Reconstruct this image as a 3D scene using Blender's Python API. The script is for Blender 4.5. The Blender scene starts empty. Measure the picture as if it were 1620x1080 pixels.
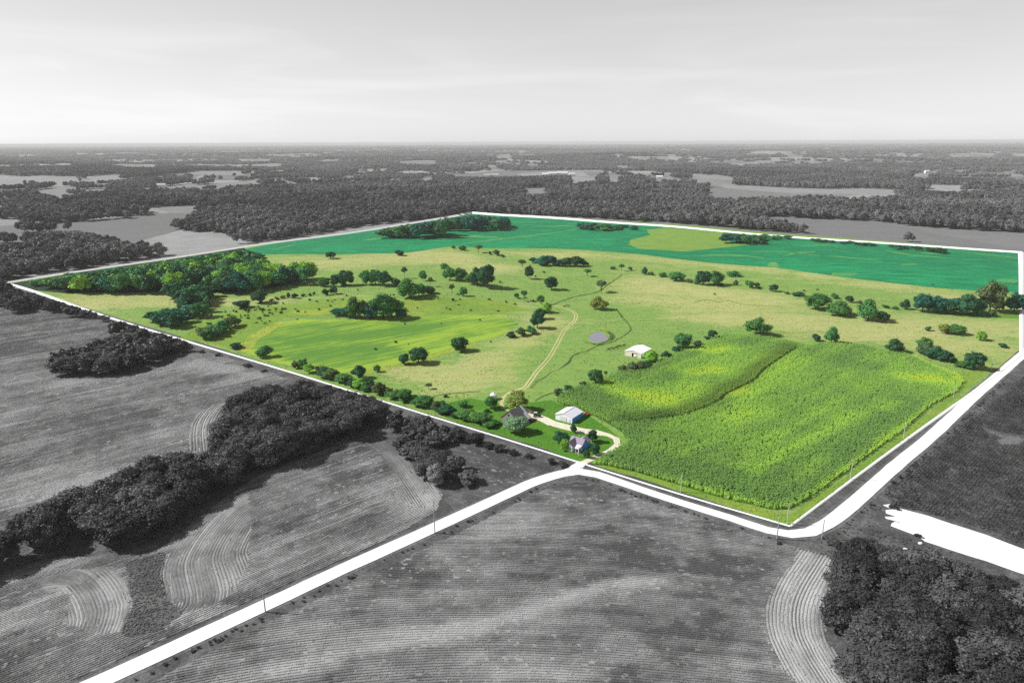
import bpy, bmesh, math, random
import numpy as np
from mathutils import Vector, Matrix, Euler
from mathutils.geometry import tessellate_polygon
random.seed(7); rng = np.random.default_rng(11)
R = math.radians
sc = bpy.context.scene
C = sc.collection

# ------------------------------------------------------------------ camera
CAM_H = 110.0
PITCH, ROLL = 16.28, -0.25
cam = bpy.data.objects.new('camera', bpy.data.cameras.new('camera')); C.objects.link(cam)
cam.data.lens = 24.0; cam.data.sensor_width = 36.0
cam.data.clip_start = 1.0; cam.data.clip_end = 120000.0
CROT = Matrix.Rotation(R(90 - PITCH), 3, 'X') @ Matrix.Rotation(R(ROLL), 3, 'Z')
cam.matrix_world = Matrix.Translation((0, 0, CAM_H)) @ CROT.to_4x4()
sc.camera = cam
# ------------------------------------------------------------------ light
SUN_EL, SUN_AZ_X, SUN_AZ_Y = 40.0, -1.0, 0.12       # direction towards the sun on the ground plan
world = bpy.data.worlds.new('World'); sc.world = world; world.use_nodes = True
wn, wl = world.node_tree.nodes, world.node_tree.links
wn.clear()
sky = wn.new('ShaderNodeTexSky'); sky.sky_type = 'NISHITA'; sky.sun_disc = False
sky.sun_elevation = R(SUN_EL); sky.sun_rotation = math.atan2(SUN_AZ_X, SUN_AZ_Y) % (2 * math.pi)
sky.air_density = 1.0; sky.dust_density = 0.3; sky.altitude = 100
bw = wn.new('ShaderNodeRGBToBW'); bg = wn.new('ShaderNodeBackground'); wo = wn.new('ShaderNodeOutputWorld')
wl.new(sky.outputs[0], bw.inputs[0])
tc = wn.new('ShaderNodeTexCoord'); mp = wn.new('ShaderNodeMapping'); mp.inputs['Scale'].default_value = (1.0, 1.0, 9.0)
cn = wn.new('ShaderNodeTexNoise'); cn.inputs['Scale'].default_value = 2.3; cn.inputs['Detail'].default_value = 7; cn.inputs['Distortion'].default_value = 0.6
cr = wn.new('ShaderNodeMapRange'); cr.inputs[1].default_value = 0.48; cr.inputs[2].default_value = 0.8; cr.inputs[3].default_value = 1.0; cr.inputs[4].default_value = 1.26
mu = wn.new('ShaderNodeMath'); mu.operation = 'MULTIPLY'
wl.new(tc.outputs['Generated'], mp.inputs[0]); wl.new(mp.outputs[0], cn.inputs['Vector']); wl.new(cn.outputs[0], cr.inputs[0])
wl.new(bw.outputs[0], mu.inputs[0]); wl.new(cr.outputs[0], mu.inputs[1])
sx = wn.new('ShaderNodeSeparateXYZ'); wl.new(tc.outputs['Generated'], sx.inputs[0])
hzr = wn.new('ShaderNodeMapRange'); hzr.interpolation_type = 'SMOOTHSTEP'            # bright haze low in the sky, all the way round
for _i, _v in ((1, 0.12), (2, 0.60), (3, 2.75), (4, 0.35)): hzr.inputs[_i].default_value = _v
wl.new(sx.outputs[2], hzr.inputs[0])
mh = wn.new('ShaderNodeMath'); mh.operation = 'MULTIPLY'; mh.inputs[1].default_value = 0.56; wl.new(mu.outputs[0], mh.inputs[0])
ad = wn.new('ShaderNodeMath'); ad.operation = 'ADD'; wl.new(mh.outputs[0], ad.inputs[0]); wl.new(hzr.outputs[0], ad.inputs[1])
wl.new(ad.outputs[0], bg.inputs[0]); bg.inputs[1].default_value = 0.105
wl.new(bg.outputs[0], wo.inputs[0])
sun = bpy.data.objects.new('sun', bpy.data.lights.new('sun', 'SUN')); C.objects.link(sun)
sun.data.energy = 4.9; sun.data.angle = R(0.5); sun.data.color = (1.0, 0.995, 0.985)
_h = math.hypot(SUN_AZ_X, SUN_AZ_Y)
sdir = Vector((SUN_AZ_X / _h * math.cos(R(SUN_EL)), SUN_AZ_Y / _h * math.cos(R(SUN_EL)), math.sin(R(SUN_EL))))
sun.rotation_euler = sdir.to_track_quat('Z', 'Y').to_euler()
sc.view_settings.view_transform = 'Standard'; sc.view_settings.look = 'None'
sc.view_settings.gamma = 1.0; sc.view_settings.use_curve_mapping = False
sc.view_settings.exposure = 0.32
sc.render.engine = 'CYCLES'
sc.cycles.max_bounces = 5; sc.cycles.diffuse_bounces = 2; sc.cycles.glossy_bounces = 1
sc.cycles.use_denoising = False
sc.cycles.transmission_bounces = 2; sc.cycles.volume_bounces = 0; sc.cycles.transparent_max_bounces = 4
HAZE_DENSITY = 6.5e-5

# ------------------------------------------------------------------ terrain
def hs(x, y):
    x = np.asarray(x, float); y = np.asarray(y, float)
    r = np.hypot(x, y - 100)
    def sst(a, b, t):
        t = np.clip((t - a) / (b - a), 0, 1); return t * t * (3 - 2 * t)
    near = 0.9 * np.sin(x / 47 + 0.4 * np.sin(y / 60)) * np.cos(y / 61 + 1.1) + 1.3 * np.sin((x + 0.6 * y) / 118 + 0.7)
    mid = 4.0 * np.sin(x / 260 + 1.3) * np.sin(y / 230 + 0.5) + 2.5 * np.sin((x - y) / 170)
    far = 14 * np.sin(x / 900 + 1.0) * np.sin(y / 700 + 0.3) + 8 * np.sin((x + y) / 480) + 7 * np.sin(x / 330 - y / 410) - 8
    return near * (1 - 0.55 * sst(900, 1500, r)) + mid * sst(280, 700, r) * 0.8 + far * sst(1150, 3200, r) * (1 - 0.6 * sst(9000, 20000, r))
CELL = 12.0
def edges(lo, hi, out_lo, out_hi, g=1.13):
    core = list(np.arange(lo, hi + CELL / 2, CELL)); a, s = core[-1], CELL
    up = []
    while a < out_hi: s *= g; a += s; up.append(a)
    a, s = core[0], CELL; dn = []
    while a > out_lo: s *= g; a -= s; dn.append(a)
    return np.array(dn[::-1] + core + up)
XE = edges(-1104, 1104, -50000, 50000); YE = edges(-60, 1512, -6000, 70000)
GX, GY = np.meshgrid(XE, YE, indexing='ij'); GZ = hs(GX, GY)
def hz(x, y):
    x = np.asarray(x, float); y = np.asarray(y, float)
    i = np.clip(np.searchsorted(XE, x, side='right') - 1, 0, len(XE) - 2)
    j = np.clip(np.searchsorted(YE, y, side='right') - 1, 0, len(YE) - 2)
    fx = (x - XE[i]) / (XE[i + 1] - XE[i]); fy = (y - YE[j]) / (YE[j + 1] - YE[j])
    z00, z10, z01, z11 = GZ[i, j], GZ[i + 1, j], GZ[i, j + 1], GZ[i + 1, j + 1]
    return np.where(fx > fy, z00 + (z10 - z00) * fx + (z11 - z10) * fy, z00 + (z01 - z00) * fy + (z11 - z01) * fx)
FP = 1080.0
def P(px, py, z=0.0):
    """photograph pixel -> the place (x, y) on the terrain that it shows"""
    d = CROT @ Vector(((px - 810) / FP, (540 - py) / FP, -1.0))
    if d.z > -0.004: d.z = -0.004
    zz = 0.0
    for _ in range(12):
        t = (zz + z - CAM_H) / d.z
        x, y = d.x * t, d.y * t
        zz = 0.5 * zz + 0.5 * float(hz(x, y)) if _ < 9 else float(hz(x, y))
    return (x, y)
CINV = CROT.transposed()
def proj(x, y, z):
    v = CINV @ Vector((x, y, z - CAM_H)); return (810 + FP * v.x / -v.z, 540 - FP * v.y / -v.z)
def slant(x, y): return math.sqrt(x * x + y * y + CAM_H ** 2)
def PP(l, z=0.0): return [P(a, b, z) for a, b in l]

def inpoly(x, y, poly):
    x = np.asarray(x); y = np.asarray(y); c = np.zeros(x.shape, bool); n = len(poly)
    for i in range(n):
        x1, y1 = poly[i]; x2, y2 = poly[(i + 1) % n]
        if y1 == y2: continue
        c ^= ((y1 > y) != (y2 > y)) & (x < (x2 - x1) * (y - y1) / (y2 - y1) + x1)
    return c
def pdist(x, y, line, signed=False):
    x = np.asarray(x, float); y = np.asarray(y, float); best = np.full(x.shape, 1e9); sg = np.ones(x.shape)
    for (x1, y1), (x2, y2) in zip(line[:-1], line[1:]):
        dx, dy = x2 - x1, y2 - y1; L = dx * dx + dy * dy + 1e-9
        t = np.clip(((x - x1) * dx + (y - y1) * dy) / L, 0, 1)
        d = np.hypot(x - x1 - t * dx, y - y1 - t * dy)
        m = d < best; best = np.where(m, d, best)
        if signed: sg = np.where(m, np.sign(dx * (y - y1) - dy * (x - x1)), sg)
    return best * sg if signed else best
def vnoise(x, y, seed=0):
    xi = np.floor(x).astype(np.int64); yi = np.floor(y).astype(np.int64); fx = x - xi; fy = y - yi
    def h(a, b):
        n = (a * 374761393 + b * 668265263 + seed * 1442695041) & 0x7fffffff
        n = ((n ^ (n >> 13)) * 1274126177) & 0x7fffffff
        return ((n ^ (n >> 16)) & 0xffff) / 65535.0
    fx = fx * fx * (3 - 2 * fx); fy = fy * fy * (3 - 2 * fy)
    return (h(xi, yi) * (1 - fx) + h(xi + 1, yi) * fx) * (1 - fy) + (h(xi, yi + 1) * (1 - fx) + h(xi + 1, yi + 1) * fx) * fy
def fbm(x, y, s, seed=0, o=4):
    x = np.asarray(x, float) / s; y = np.asarray(y, float) / s; a, t, w = 0, 0, 1.0
    for k in range(o):
        a = a + w * vnoise(x * 2 ** k + 17.3 * k, y * 2 ** k - 9.1 * k, seed + k); t += w; w *= 0.55
    return a / t
def spline(pts, step=4.0):
    p = [Vector(a) for a in pts]; p = [2 * p[0] - p[1]] + p + [2 * p[-1] - p[-2]]; out = []
    for i in range(1, len(p) - 2):
        n = max(1, int((p[i + 1] - p[i]).length / step))
        for k in range(n):
            t = k / n; a, b, c, d = p[i - 1:i + 3]
            out.append(0.5 * ((2 * b) + (c - a) * t + (2 * a - 5 * b + 4 * c - d) * t * t + (3 * b - a - 3 * c + d) * t ** 3))
    out.append(p[-2]); return [tuple(v) for v in out]
def ribbon(line, w, wob=0.0, seed=1):
    a, b = [], []; n = len(line)
    for i, (x, y) in enumerate(line):
        p, q = line[max(0, i - 1)], line[min(n - 1, i + 1)]
        dx, dy = q[0] - p[0], q[1] - p[1]; L = math.hypot(dx, dy) or 1; nx, ny = -dy / L, dx / L
        ww = w(i / (n - 1)) if callable(w) else w
        r1 = (float(fbm(x, y, 9, seed)) - 0.5) * wob; r2 = (float(fbm(x, y, 9, seed + 9)) - 0.5) * wob
        a.append((x + nx * (ww / 2 + r1), y + ny * (ww / 2 + r1))); b.append((x - nx * (ww / 2 + r2), y - ny * (ww / 2 + r2)))
    return a, b
def rough(poly, step=6.0, amp=1.2, seed=3):
    """an outline with the small irregularities of a field's edge"""
    out = []; n = len(poly)
    for i in range(n):
        a, b = Vector(poly[i]), Vector(poly[(i + 1) % n]); k = max(1, int((b - a).length / step))
        for q in range(k):
            v = a.lerp(b, q / k)
            out.append((v.x + amp * 2 * (float(fbm(v.x, v.y, 11, seed)) - 0.5), v.y + amp * 2 * (float(fbm(v.x, v.y, 11, seed + 5)) - 0.5)))
    return out

# ------------------------------------------------------------------ materials
def s2l(c): return tuple((v / 255 / 12.92) if v / 255 < 0.04045 else ((v / 255 + 0.055) / 1.055) ** 2.4 for v in c)
class NT:
    def __init__(s, name):
        s.m = bpy.data.materials.new(name); s.m.use_nodes = True; s.t = s.m.node_tree; s.t.nodes.clear()
        s.out = s.t.nodes.new('ShaderNodeOutputMaterial')
    def n(s, typ, **kw):
        o = s.t.nodes.new('ShaderNode' + typ)
        for k, v in kw.items():
            if k.startswith('i_'): o.inputs[k[2:].replace('_', ' ')].default_value = v
            else: setattr(o, k, v)
        return o
    def l(s, a, b): s.t.links.new(a, b)
    def math(s, op, a, b=None, clamp=False):
        o = s.n('Math', operation=op); o.use_clamp = clamp
        for k, v in enumerate([a, b]):
            if v is None: continue
            if isinstance(v, (int, float)): o.inputs[k].default_value = v
            else: s.l(v, o.inputs[k])
        return o.outputs[0]
    def mix(s, f, a, b, blend='MIX'):
        o = s.n('Mix', data_type='RGBA', blend_type=blend)
        for k, v in ((0, f), (6, a), (7, b)):
            if isinstance(v, (int, float)): o.inputs[k].default_value = v
            elif isinstance(v, tuple): o.inputs[k].default_value = (*v[:3], 1)
            else: s.l(v, o.inputs[k])
        return o.outputs[2]
    def noise(s, scale, detail=4, rough=0.6, vec=None, dist=0.0, stretch=None):
        o = s.n('TexNoise'); o.inputs['Scale'].default_value = scale; o.inputs['Detail'].default_value = detail
        o.inputs['Roughness'].default_value = rough; o.inputs['Distortion'].default_value = dist
        if vec is None: vec = s.n('NewGeometry').outputs['Position']
        if stretch:
            m = s.n('Mapping'); m.inputs['Scale'].default_value = stretch; m.inputs['Rotation'].default_value = (0, 0, stretch[2] if False else 0); s.l(vec, m.inputs[0]); vec = m.outputs[0]
        s.l(vec, o.inputs['Vector']); return o.outputs[0]
    def ramp(s, v, lo, hi, a=0.0, b=1.0):
        o = s.n('MapRange'); o.interpolation_type = 'SMOOTHSTEP'
        s.l(v, o.inputs[0]); o.inputs[1].default_value = lo; o.inputs[2].default_value = hi; o.inputs[3].default_value = a; o.inputs[4].default_value = b
        return o.outputs[0]
    def bump(s, v, st, dist):
        o = s.n('Bump'); o.inputs['Strength'].default_value = st; o.inputs['Distance'].default_value = dist; s.l(v, o.inputs['Height']); return o.outputs[0]
    def finish(s, col, rough=0.9, normal=None, spec=0.2, metal=0.0):
        b = s.n('BsdfPrincipled'); b.inputs['Roughness'].default_value = rough; b.inputs['Specular IOR Level'].default_value = spec; b.inputs['Metallic'].default_value = metal
        if isinstance(col, tuple): b.inputs['Base Color'].default_value = (*col[:3], 1)
        else: s.l(col, b.inputs['Base Color'])
        if normal is not None: s.l(normal, b.inputs['Normal'])
        s.l(b.outputs[0], s.out.inputs[0]); return s.m

def leaf_material(name, instanced):
    t = NT(name); trf = 0.35 if 'crop' in name else 0.16
    if instanced: c = t.n('Attribute', attribute_type='INSTANCER', attribute_name='col').outputs['Color']
    else: c = t.n('ObjectInfo').outputs['Color']
    tex = t.n('TexCoord').outputs['Object']
    n1 = t.noise(7.0, 3, vec=tex); n2 = t.noise(60.0, 2, vec=tex)
    f = t.math('ADD', t.ramp(n1, 0.3, 0.7, 0.72, 1.3), t.ramp(n2, 0.3, 0.7, -0.25, 0.25))
    v = t.n('VectorMath', operation='SCALE'); t.l(c, v.inputs[0]); t.l(f, v.inputs['Scale'])
    d = t.n('BsdfDiffuse'); tr = t.n('BsdfTranslucent'); t.l(v.outputs[0], d.inputs[0]); t.l(v.outputs[0], tr.inputs[0])
    m = t.n('MixShader'); m.inputs[0].default_value = trf; t.l(d.outputs[0], m.inputs[1]); t.l(tr.outputs[0], m.inputs[2])
    g = t.n('BsdfGlossy'); g.inputs['Roughness'].default_value = 0.45; g.inputs[0].default_value = (1, 1, 1, 1)
    m2 = t.n('MixShader'); m2.inputs[0].default_value = 0.012; t.l(m.outputs[0], m2.inputs[1]); t.l(g.outputs[0], m2.inputs[2])
    t.l(m2.outputs[0], t.out.inputs[0]); return t.m
LEAF = leaf_material('leaf_foliage', False); LEAF_I = leaf_material('leaf_foliage_far', True)
def plain(name, col, rough=0.8, var=0.15, scale=3.0, spec=0.2, metal=0.0):
    t = NT(name); n = t.noise(scale, 5)
    c = t.mix(t.ramp(n, 0.3, 0.7), tuple(v * (1 - var) for v in col), tuple(min(1, v * (1 + var)) for v in col))
    return t.finish(c, rough, t.bump(n, 0.2, 0.02), spec, metal)
BARK = plain('bark', (0.09, 0.075, 0.06), 0.95, 0.3, 8)
BARK_G = plain('grey_bark', (0.08, 0.08, 0.08), 0.95, 0.3, 8)

# ------------------------------------------------------------------ object helpers
def tag(o, label=None, cat=None, group=None, kind=None):
    if label: o['label'] = label
    if cat: o['category'] = cat
    if group: o['group'] = group
    if kind: o['kind'] = kind
    return o
def mesh_obj(name, verts, faces, mat, parent=None, smooth=False):
    me = bpy.data.meshes.new(name); me.from_pydata([tuple(map(float, v)) for v in verts], [], faces)
    if mat: me.materials.append(mat)
    if smooth: me.polygons.foreach_set('use_smooth', [True] * len(me.polygons))
    o = bpy.data.objects.new(name, me); C.objects.link(o)
    if parent: o.parent = parent
    return o
def empty(name, x, y, rz=0, z=None):
    o = bpy.data.objects.new(name, None); C.objects.link(o)
    o.location = (x, y, float(hz(x, y)) if z is None else z); o.rotation_euler = (0, 0, rz); o.empty_display_size = 0.5; return o
def vcol(me, name, arr):
    a = me.attributes.new(name, 'FLOAT', 'POINT'); a.data.foreach_set('value', np.asarray(arr, np.float32))

def drape(name, poly, mat, layer, attrs=None, kind='structure', label=None, cat=None, lift=0.0):
    """a sheet of ground cut along the terrain's own facets, so that it lies flush on them"""
    bm = bmesh.new(); tris = tessellate_polygon([[Vector((a, b, 0)) for a, b in poly]])
    vs = [bm.verts.new((a, b, 0)) for a, b in poly]
    for t in tris:
        try: bm.faces.new([vs[i] for i in t])
        except ValueError: pass
    xs = [p[0] for p in poly]; ys = [p[1] for p in poly]
    def cut(co, no):
        bmesh.ops.bisect_plane(bm, geom=bm.verts[:] + bm.edges[:] + bm.faces[:], dist=1e-5, plane_co=co, plane_no=no)
    for e in XE:
        if min(xs) < e < max(xs): cut((e, 0, 0), (1, 0, 0))
    for e in YE:
        if min(ys) < e < max(ys): cut((0, e, 0), (0, 1, 0))
    d = [a - b for a, b in poly]; off = XE[len(XE) // 2]; base = (-1104 + 60)
    k0 = math.floor((min(d) - base) / CELL); k1 = math.ceil((max(d) - base) / CELL)
    for k in range(k0, k1 + 1):
        cc = base + k * CELL
        if min(d) < cc < max(d): cut((cc, 0, 0), (1, -1, 0))
    bmesh.ops.remove_doubles(bm, verts=bm.verts[:], dist=1e-4)
    co = np.array([v.co[:] for v in bm.verts]); z = hz(co[:, 0], co[:, 1]) + layer * 0.02 + lift
    for v, q in zip(bm.verts, z): v.co.z = float(q)
    for f in bm.faces:
        f.normal_update()
        if f.normal.z < 0: f.normal_flip()
    me = bpy.data.meshes.new(name); bm.to_mesh(me); bm.free(); me.materials.append(mat)
    if attrs:
        x, y = co[:, 0], co[:, 1]
        for k, fn in attrs.items(): vcol(me, k, fn(x, y))
    o = bpy.data.objects.new(name, me); C.objects.link(o); tag(o, label, cat, None, kind); return o

# ---- instancing (geometry nodes) for what nobody could count
def scatter_obj(name, pts, protos, mat_note, label, cat, idx=None, cols=None, scl=None, rot=None, kind='stuff'):
    me = bpy.data.meshes.new(name); me.vertices.add(len(pts)); me.vertices.foreach_set('co', np.asarray(pts, np.float32).ravel())
    n = len(pts)
    def at(nm, typ, key, arr):
        a = me.attributes.new(nm, typ, 'POINT'); a.data.foreach_set(key, arr)
    at('pick', 'INT', 'value', np.asarray(idx if idx is not None else rng.integers(0, len(protos), n), np.int32))
    c4 = np.ones((n, 4), np.float32); c4[:, :3] = cols; at('col', 'FLOAT_COLOR', 'color', c4.ravel())
    at('scl', 'FLOAT_VECTOR', 'vector', np.asarray(scl, np.float32).ravel())
    r3 = np.zeros((n, 3), np.float32); r3[:, 2] = rng.uniform(0, 6.283, n) if rot is None else rot; at('rot', 'FLOAT_VECTOR', 'vector', r3.ravel())
    o = bpy.data.objects.new(name, me); C.objects.link(o)
    g = bpy.data.node_groups.new(name, 'GeometryNodeTree')
    g.interface.new_socket('Geometry', in_out='INPUT', socket_type='NodeSocketGeometry'); g.interface.new_socket('Geometry', in_out='OUTPUT', socket_type='NodeSocketGeometry')
    N, L = g.nodes, g.links; gi = N.new('NodeGroupInput'); go = N.new('NodeGroupOutput')
    m2p = N.new('GeometryNodeMeshToPoints'); iop = N.new('GeometryNodeInstanceOnPoints'); iop.inputs['Pick Instance'].default_value = True
    L.new(gi.outputs[0], m2p.inputs[0]); L.new(m2p.outputs[0], iop.inputs['Points'])
    jn = N.new('GeometryNodeGeometryToInstance') if len(protos) == 1 else N.new('GeometryNodeJoinGeometry')
    for p in reversed(protos):
        oi = N.new('GeometryNodeObjectInfo'); oi.inputs['Object'].default_value = p; oi.inputs['As Instance'].default_value = True
        L.new(oi.outputs['Geometry'], jn.inputs[0])
    L.new(jn.outputs[0], iop.inputs['Instance'])
    def attr(nm, typ):
        a = N.new('GeometryNodeInputNamedAttribute'); a.data_type = typ; a.inputs[0].default_value = nm; return a.outputs[0]
    if len(protos) > 1: L.new(attr('pick', 'INT'), iop.inputs['Instance Index'])
    else: iop.inputs['Pick Instance'].default_value = False
    L.new(attr('scl', 'FLOAT_VECTOR'), iop.inputs['Scale']); L.new(attr('rot', 'FLOAT_VECTOR'), iop.inputs['Rotation'])
    L.new(iop.outputs[0], go.inputs[0])
    md = o.modifiers.new('scatter', 'NODES'); md.node_group = g
    tag(o, label, cat, None, kind); return o
def proto(name, verts, faces, mat):
    me = bpy.data.meshes.new(name); me.from_pydata([tuple(map(float, v)) for v in verts], [], faces); me.materials.append(mat)
    return bpy.data.objects.new(name, me)

# ------------------------------------------------------------------ key lines and outlines (from the photograph)
LINE_W = PP([(9, 448), (250, 525), (500, 600), (740, 675), (1010, 761), (1250, 832)])     # near side of the property
CORNER_W, CORNER_FAR, CORNER_R = P(9, 448), P(745, 337), P(1618, 398)
CORNER_NEAR, CORNER_RB = P(1250, 832), P(1618, 560)
PROP = [CORNER_NEAR, CORNER_RB, CORNER_R, CORNER_FAR, CORNER_W]
road_c = spline(PP([(-60, 1170), (154, 1080), (420, 957), (540, 901), (687, 835), (810, 778), (850, 761), (890, 749), (915, 746), (945, 751), (1010, 773), (1080, 796), (1155, 819), (1215, 839), (1250, 845), (1282, 842), (1308, 829), (1347, 799), (1423, 732), (1480, 684), (1547, 622), (1613, 565), (1680, 512), (1800, 420)]), 5.0)
EAST = PP([(1282, 842), (1308, 829), (1347, 799), (1423, 732), (1480, 684), (1547, 622), (1613, 565), (1680, 512)])

# ------------------------------------------------------------------ the ground
def ground_mat():
    t = NT('far_ground'); pos = t.n('NewGeometry').outputs['Position']
    vo = t.n('TexVoronoi'); vo.inputs['Scale'].default_value = 0.0032; vo.inputs['Randomness'].default_value = 0.75
    m = t.n('Mapping'); m.inputs['Scale'].default_value = (1, 0.8, 0); t.l(pos, m.inputs[0]); t.l(m.outputs[0], vo.inputs['Vector'])
    sep = t.n('SeparateColor'); t.l(vo.outputs['Color'], sep.inputs[0])
    n = t.noise(0.03, 6, 0.65); n2 = t.noise(0.6, 4, 0.7)
    c = t.mix(sep.outputs[0], (0.15,) * 3, (0.34,) * 3)
    c = t.mix(t.ramp(n, 0.3, 0.7, 0.0, 0.35), c, (0.12,) * 3)
    c = t.mix(t.ramp(n2, 0.3, 0.75, 0.0, 0.3), c, (0.1,) * 3)
    return t.finish(c, 0.95)
GROUND = ground_mat()
nx, ny = len(XE), len(YE)
gv = np.stack([GX.ravel(), GY.ravel(), GZ.ravel()], 1); gf = []
for i in range(nx - 1):
    for j in range(ny - 1):
        a, b, c_, d_ = i * ny + j, (i + 1) * ny + j, (i + 1) * ny + j + 1, i * ny + j + 1
        gf.append((a, b, c_)); gf.append((a, c_, d_))
gme = bpy.data.meshes.new('ground'); gme.from_pydata(gv.tolist(), [], gf); gme.materials.append(GROUND)
gob = bpy.data.objects.new('ground', gme); C.objects.link(gob); tag(gob, kind='structure')
gme.polygons.foreach_set('use_smooth', [True] * len(gme.polygons))

def grass_mat(name, a, b, tip, grain=0.5, stretch=(1, 1, 1)):
    """rough vegetation: attribute w shifts a towards b, noise breaks it up"""
    t = NT(name); w = t.n('Attribute', attribute_name='w').outputs['Fac']
    pos = t.n('NewGeometry').outputs['Position']
    mpn = t.n('Mapping'); mpn.inputs['Scale'].default_value = stretch; mpn.inputs['Rotation'].default_value = (0, 0, 0.5); t.l(pos, mpn.inputs[0]); v = mpn.outputs[0]
    big = t.noise(0.022, 7, 0.72, v, 0.8); med = t.noise(0.12, 7, 0.75, v, 0.6); fine = t.noise(1.1, 5, 0.8, pos); ff = t.noise(4.5, 3, 0.8, pos)
    f = t.math('ADD', w, t.math('ADD', t.math('MULTIPLY', t.math('SUBTRACT', big, 0.5), 2.6), t.math('MULTIPLY', t.math('SUBTRACT', med, 0.5), 2.6)))
    c = t.mix(t.ramp(f, 0.1, 0.9), a, b)
    c = t.mix(t.math('MULTIPLY', t.ramp(med, 0.42, 0.62), 0.6), c, tip)
    k = t.math('ADD', t.ramp(fine, 0.25, 0.75, 1 - grain * 0.55, 1 + grain * 0.5), t.ramp(ff, 0.3, 0.7, -grain * 0.25, grain * 0.25))
    s = t.n('VectorMath', operation='SCALE'); t.l(c, s.inputs[0]); t.l(k, s.inputs['Scale'])
    hb = t.math('ADD', t.math('MULTIPLY', fine, 0.6), t.math('MULTIPLY', ff, 0.3))
    return t.finish(s.outputs[0], 0.95, t.bump(hb, 0.8, 0.5))
def crop_mat(name, a, b, pitch, row_dark=0.35, streak=1.0):
    """crop soil / canopy: attribute row is the distance across the rows in metres, w the local tone"""
    t = NT(name); w = t.n('Attribute', attribute_name='w').outputs['Fac']; r = t.n('Attribute', attribute_name='row').outputs['Fac']
    al = t.n('Attribute', attribute_name='along').outputs['Fac']
    pos = t.n('NewGeometry').outputs['Position']
    cmb = t.n('CombineXYZ'); t.l(t.math('MULTIPLY', r, 0.33), cmb.inputs[0]); t.l(t.math('MULTIPLY', al, 0.022), cmb.inputs[1])
    st = t.noise(1.0, 5, 0.65, cmb.outputs[0]); fine = t.noise(1.6, 4, 0.75, pos); med = t.noise(0.06, 6, 0.65, pos)
    f = t.math('ADD', w, t.math('ADD', t.math('MULTIPLY', t.math('SUBTRACT', st, 0.5), 2.2 * streak), t.math('MULTIPLY', t.math('SUBTRACT', med, 0.5), 1.0)))
    c = t.mix(t.ramp(f, 0.1, 0.9), a, b)
    sn = t.math('SINE', t.math('MULTIPLY', t.math('ADD', r, t.math('MULTIPLY', fine, 0.12)), 2 * math.pi / pitch))
    k = t.math('ADD', t.ramp(sn, -1, 1, 1 - row_dark, 1 + row_dark * 0.5), t.ramp(fine, 0.25, 0.75, -0.22, 0.22))
    s = t.n('VectorMath', operation='SCALE'); t.l(c, s.inputs[0]); t.l(k, s.inputs['Scale'])
    return t.finish(s.outputs[0], 0.95, t.bump(sn, 0.5, 0.15))

def blobs(lst, base=0.0):
    """lst of (pixel polyline, width m, amount): local tone of the vegetation"""
    q = [(PP(l) if len(l) > 1 else [P(*l[0]), P(l[0][0] + 0.5, l[0][1])], wd, am) for l, wd, am in lst]
    def f(x, y):
        o = np.full(np.shape(x), float(base))
        for l, wd, am in q: o = o + am * np.exp(-(pdist(x, y, l) / wd) ** 2)
        return o
    return f

# rough dark verge that fills the near country between the fields (grey world)
VERGE = grass_mat('grey_verge', (0.075,) * 3, (0.12,) * 3, (0.16,) * 3, 0.8)
near_poly = PP([(-150, 1350), (1900, 1350), (1900, 700), (1760, 500), (1640, 540), (1250, 700), (900, 600), (500, 520), (0, 430), (-200, 440)])
drape('rough_verge', near_poly, VERGE, 1, {'w': blobs([([(1400, 850), (1500, 880)], 20, -0.2)], 0.3)})
PASTURE = grass_mat('pasture_grass', s2l((116, 150, 74)), s2l((172, 172, 114)), s2l((138, 160, 74)), 0.45, (0.6, 1.5, 1))
tan = blobs([
    ([(420, 420), (560, 415), (680, 403)], 40, 0.9), ([(700, 405), (780, 425)], 30, 0.9), ([(820, 400), (1000, 408), (1200, 425), (1400, 452), (1600, 478)], 26, 0.7),
    ([(1000, 440), (1080, 455), (1200, 470)], 30, 0.85), ([(1000, 465), (1100, 480), (1250, 500), (1450, 510), (1600, 520)], 35, 0.7),
    ([(1250, 515), (1420, 535), (1560, 550)], 26, 0.7), ([(120, 478), (270, 475)], 25, 1.0), ([(380, 480), (430, 475), (330, 478)], 14, 0.7),
    ([(640, 590), (700, 600), (780, 570), (840, 540), (870, 505)], 16, 0.85), ([(700, 620), (760, 615), (800, 600)], 10, 0.6), ([(640, 480), (740, 487), (830, 485)], 18, 0.6),
    ([(380, 530), (345, 545), (410, 520)], 12, 0.7), ([(450, 480), (560, 470)], 16, 0.4), ([(1090, 500), (1150, 510)], 16, 0.6), ([(880, 470), (930, 480)], 14, -0.1),
    ([(860, 560), (900, 545), (960, 560), (1040, 545)], 22, -0.6), ([(780, 660), (860, 640), (900, 690)], 22, -0.9), ([(1050, 520), (1000, 500)], 22, -0.3),
    ([(600, 450), (700, 460), (860, 460), (960, 440)], 22, -0.35), ([(560, 610), (650, 640)], 14, -0.3)], 0.03)
drape('pasture', PROP, PASTURE, 2, {'w': tan})
LUSH = grass_mat('lush_grass', s2l((74, 128, 32)), s2l((118, 154, 44)), s2l((56, 104, 28)), 0.55)
YELLOW = grass_mat('yellow_weeds', s2l((118, 150, 54)), s2l((164, 172, 64)), s2l((92, 128, 48)), 0.6)
def patch(name, px, mat, layer, w=0.4, amp=2.0, seed=3, fn=None):
    return drape(name, rough(PP(px), 5, amp, seed), mat, layer, {'w': fn or (lambda x, y: np.full(x.shape, w))})
patch('farmyard_grass', [(690, 655), (700, 640), (740, 630), (800, 640), (870, 632), (885, 640), (925, 655), (965, 680), (985, 700), (970, 718), (930, 732), (912, 728), (740, 672)], LUSH, 3, 0.35)
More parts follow.
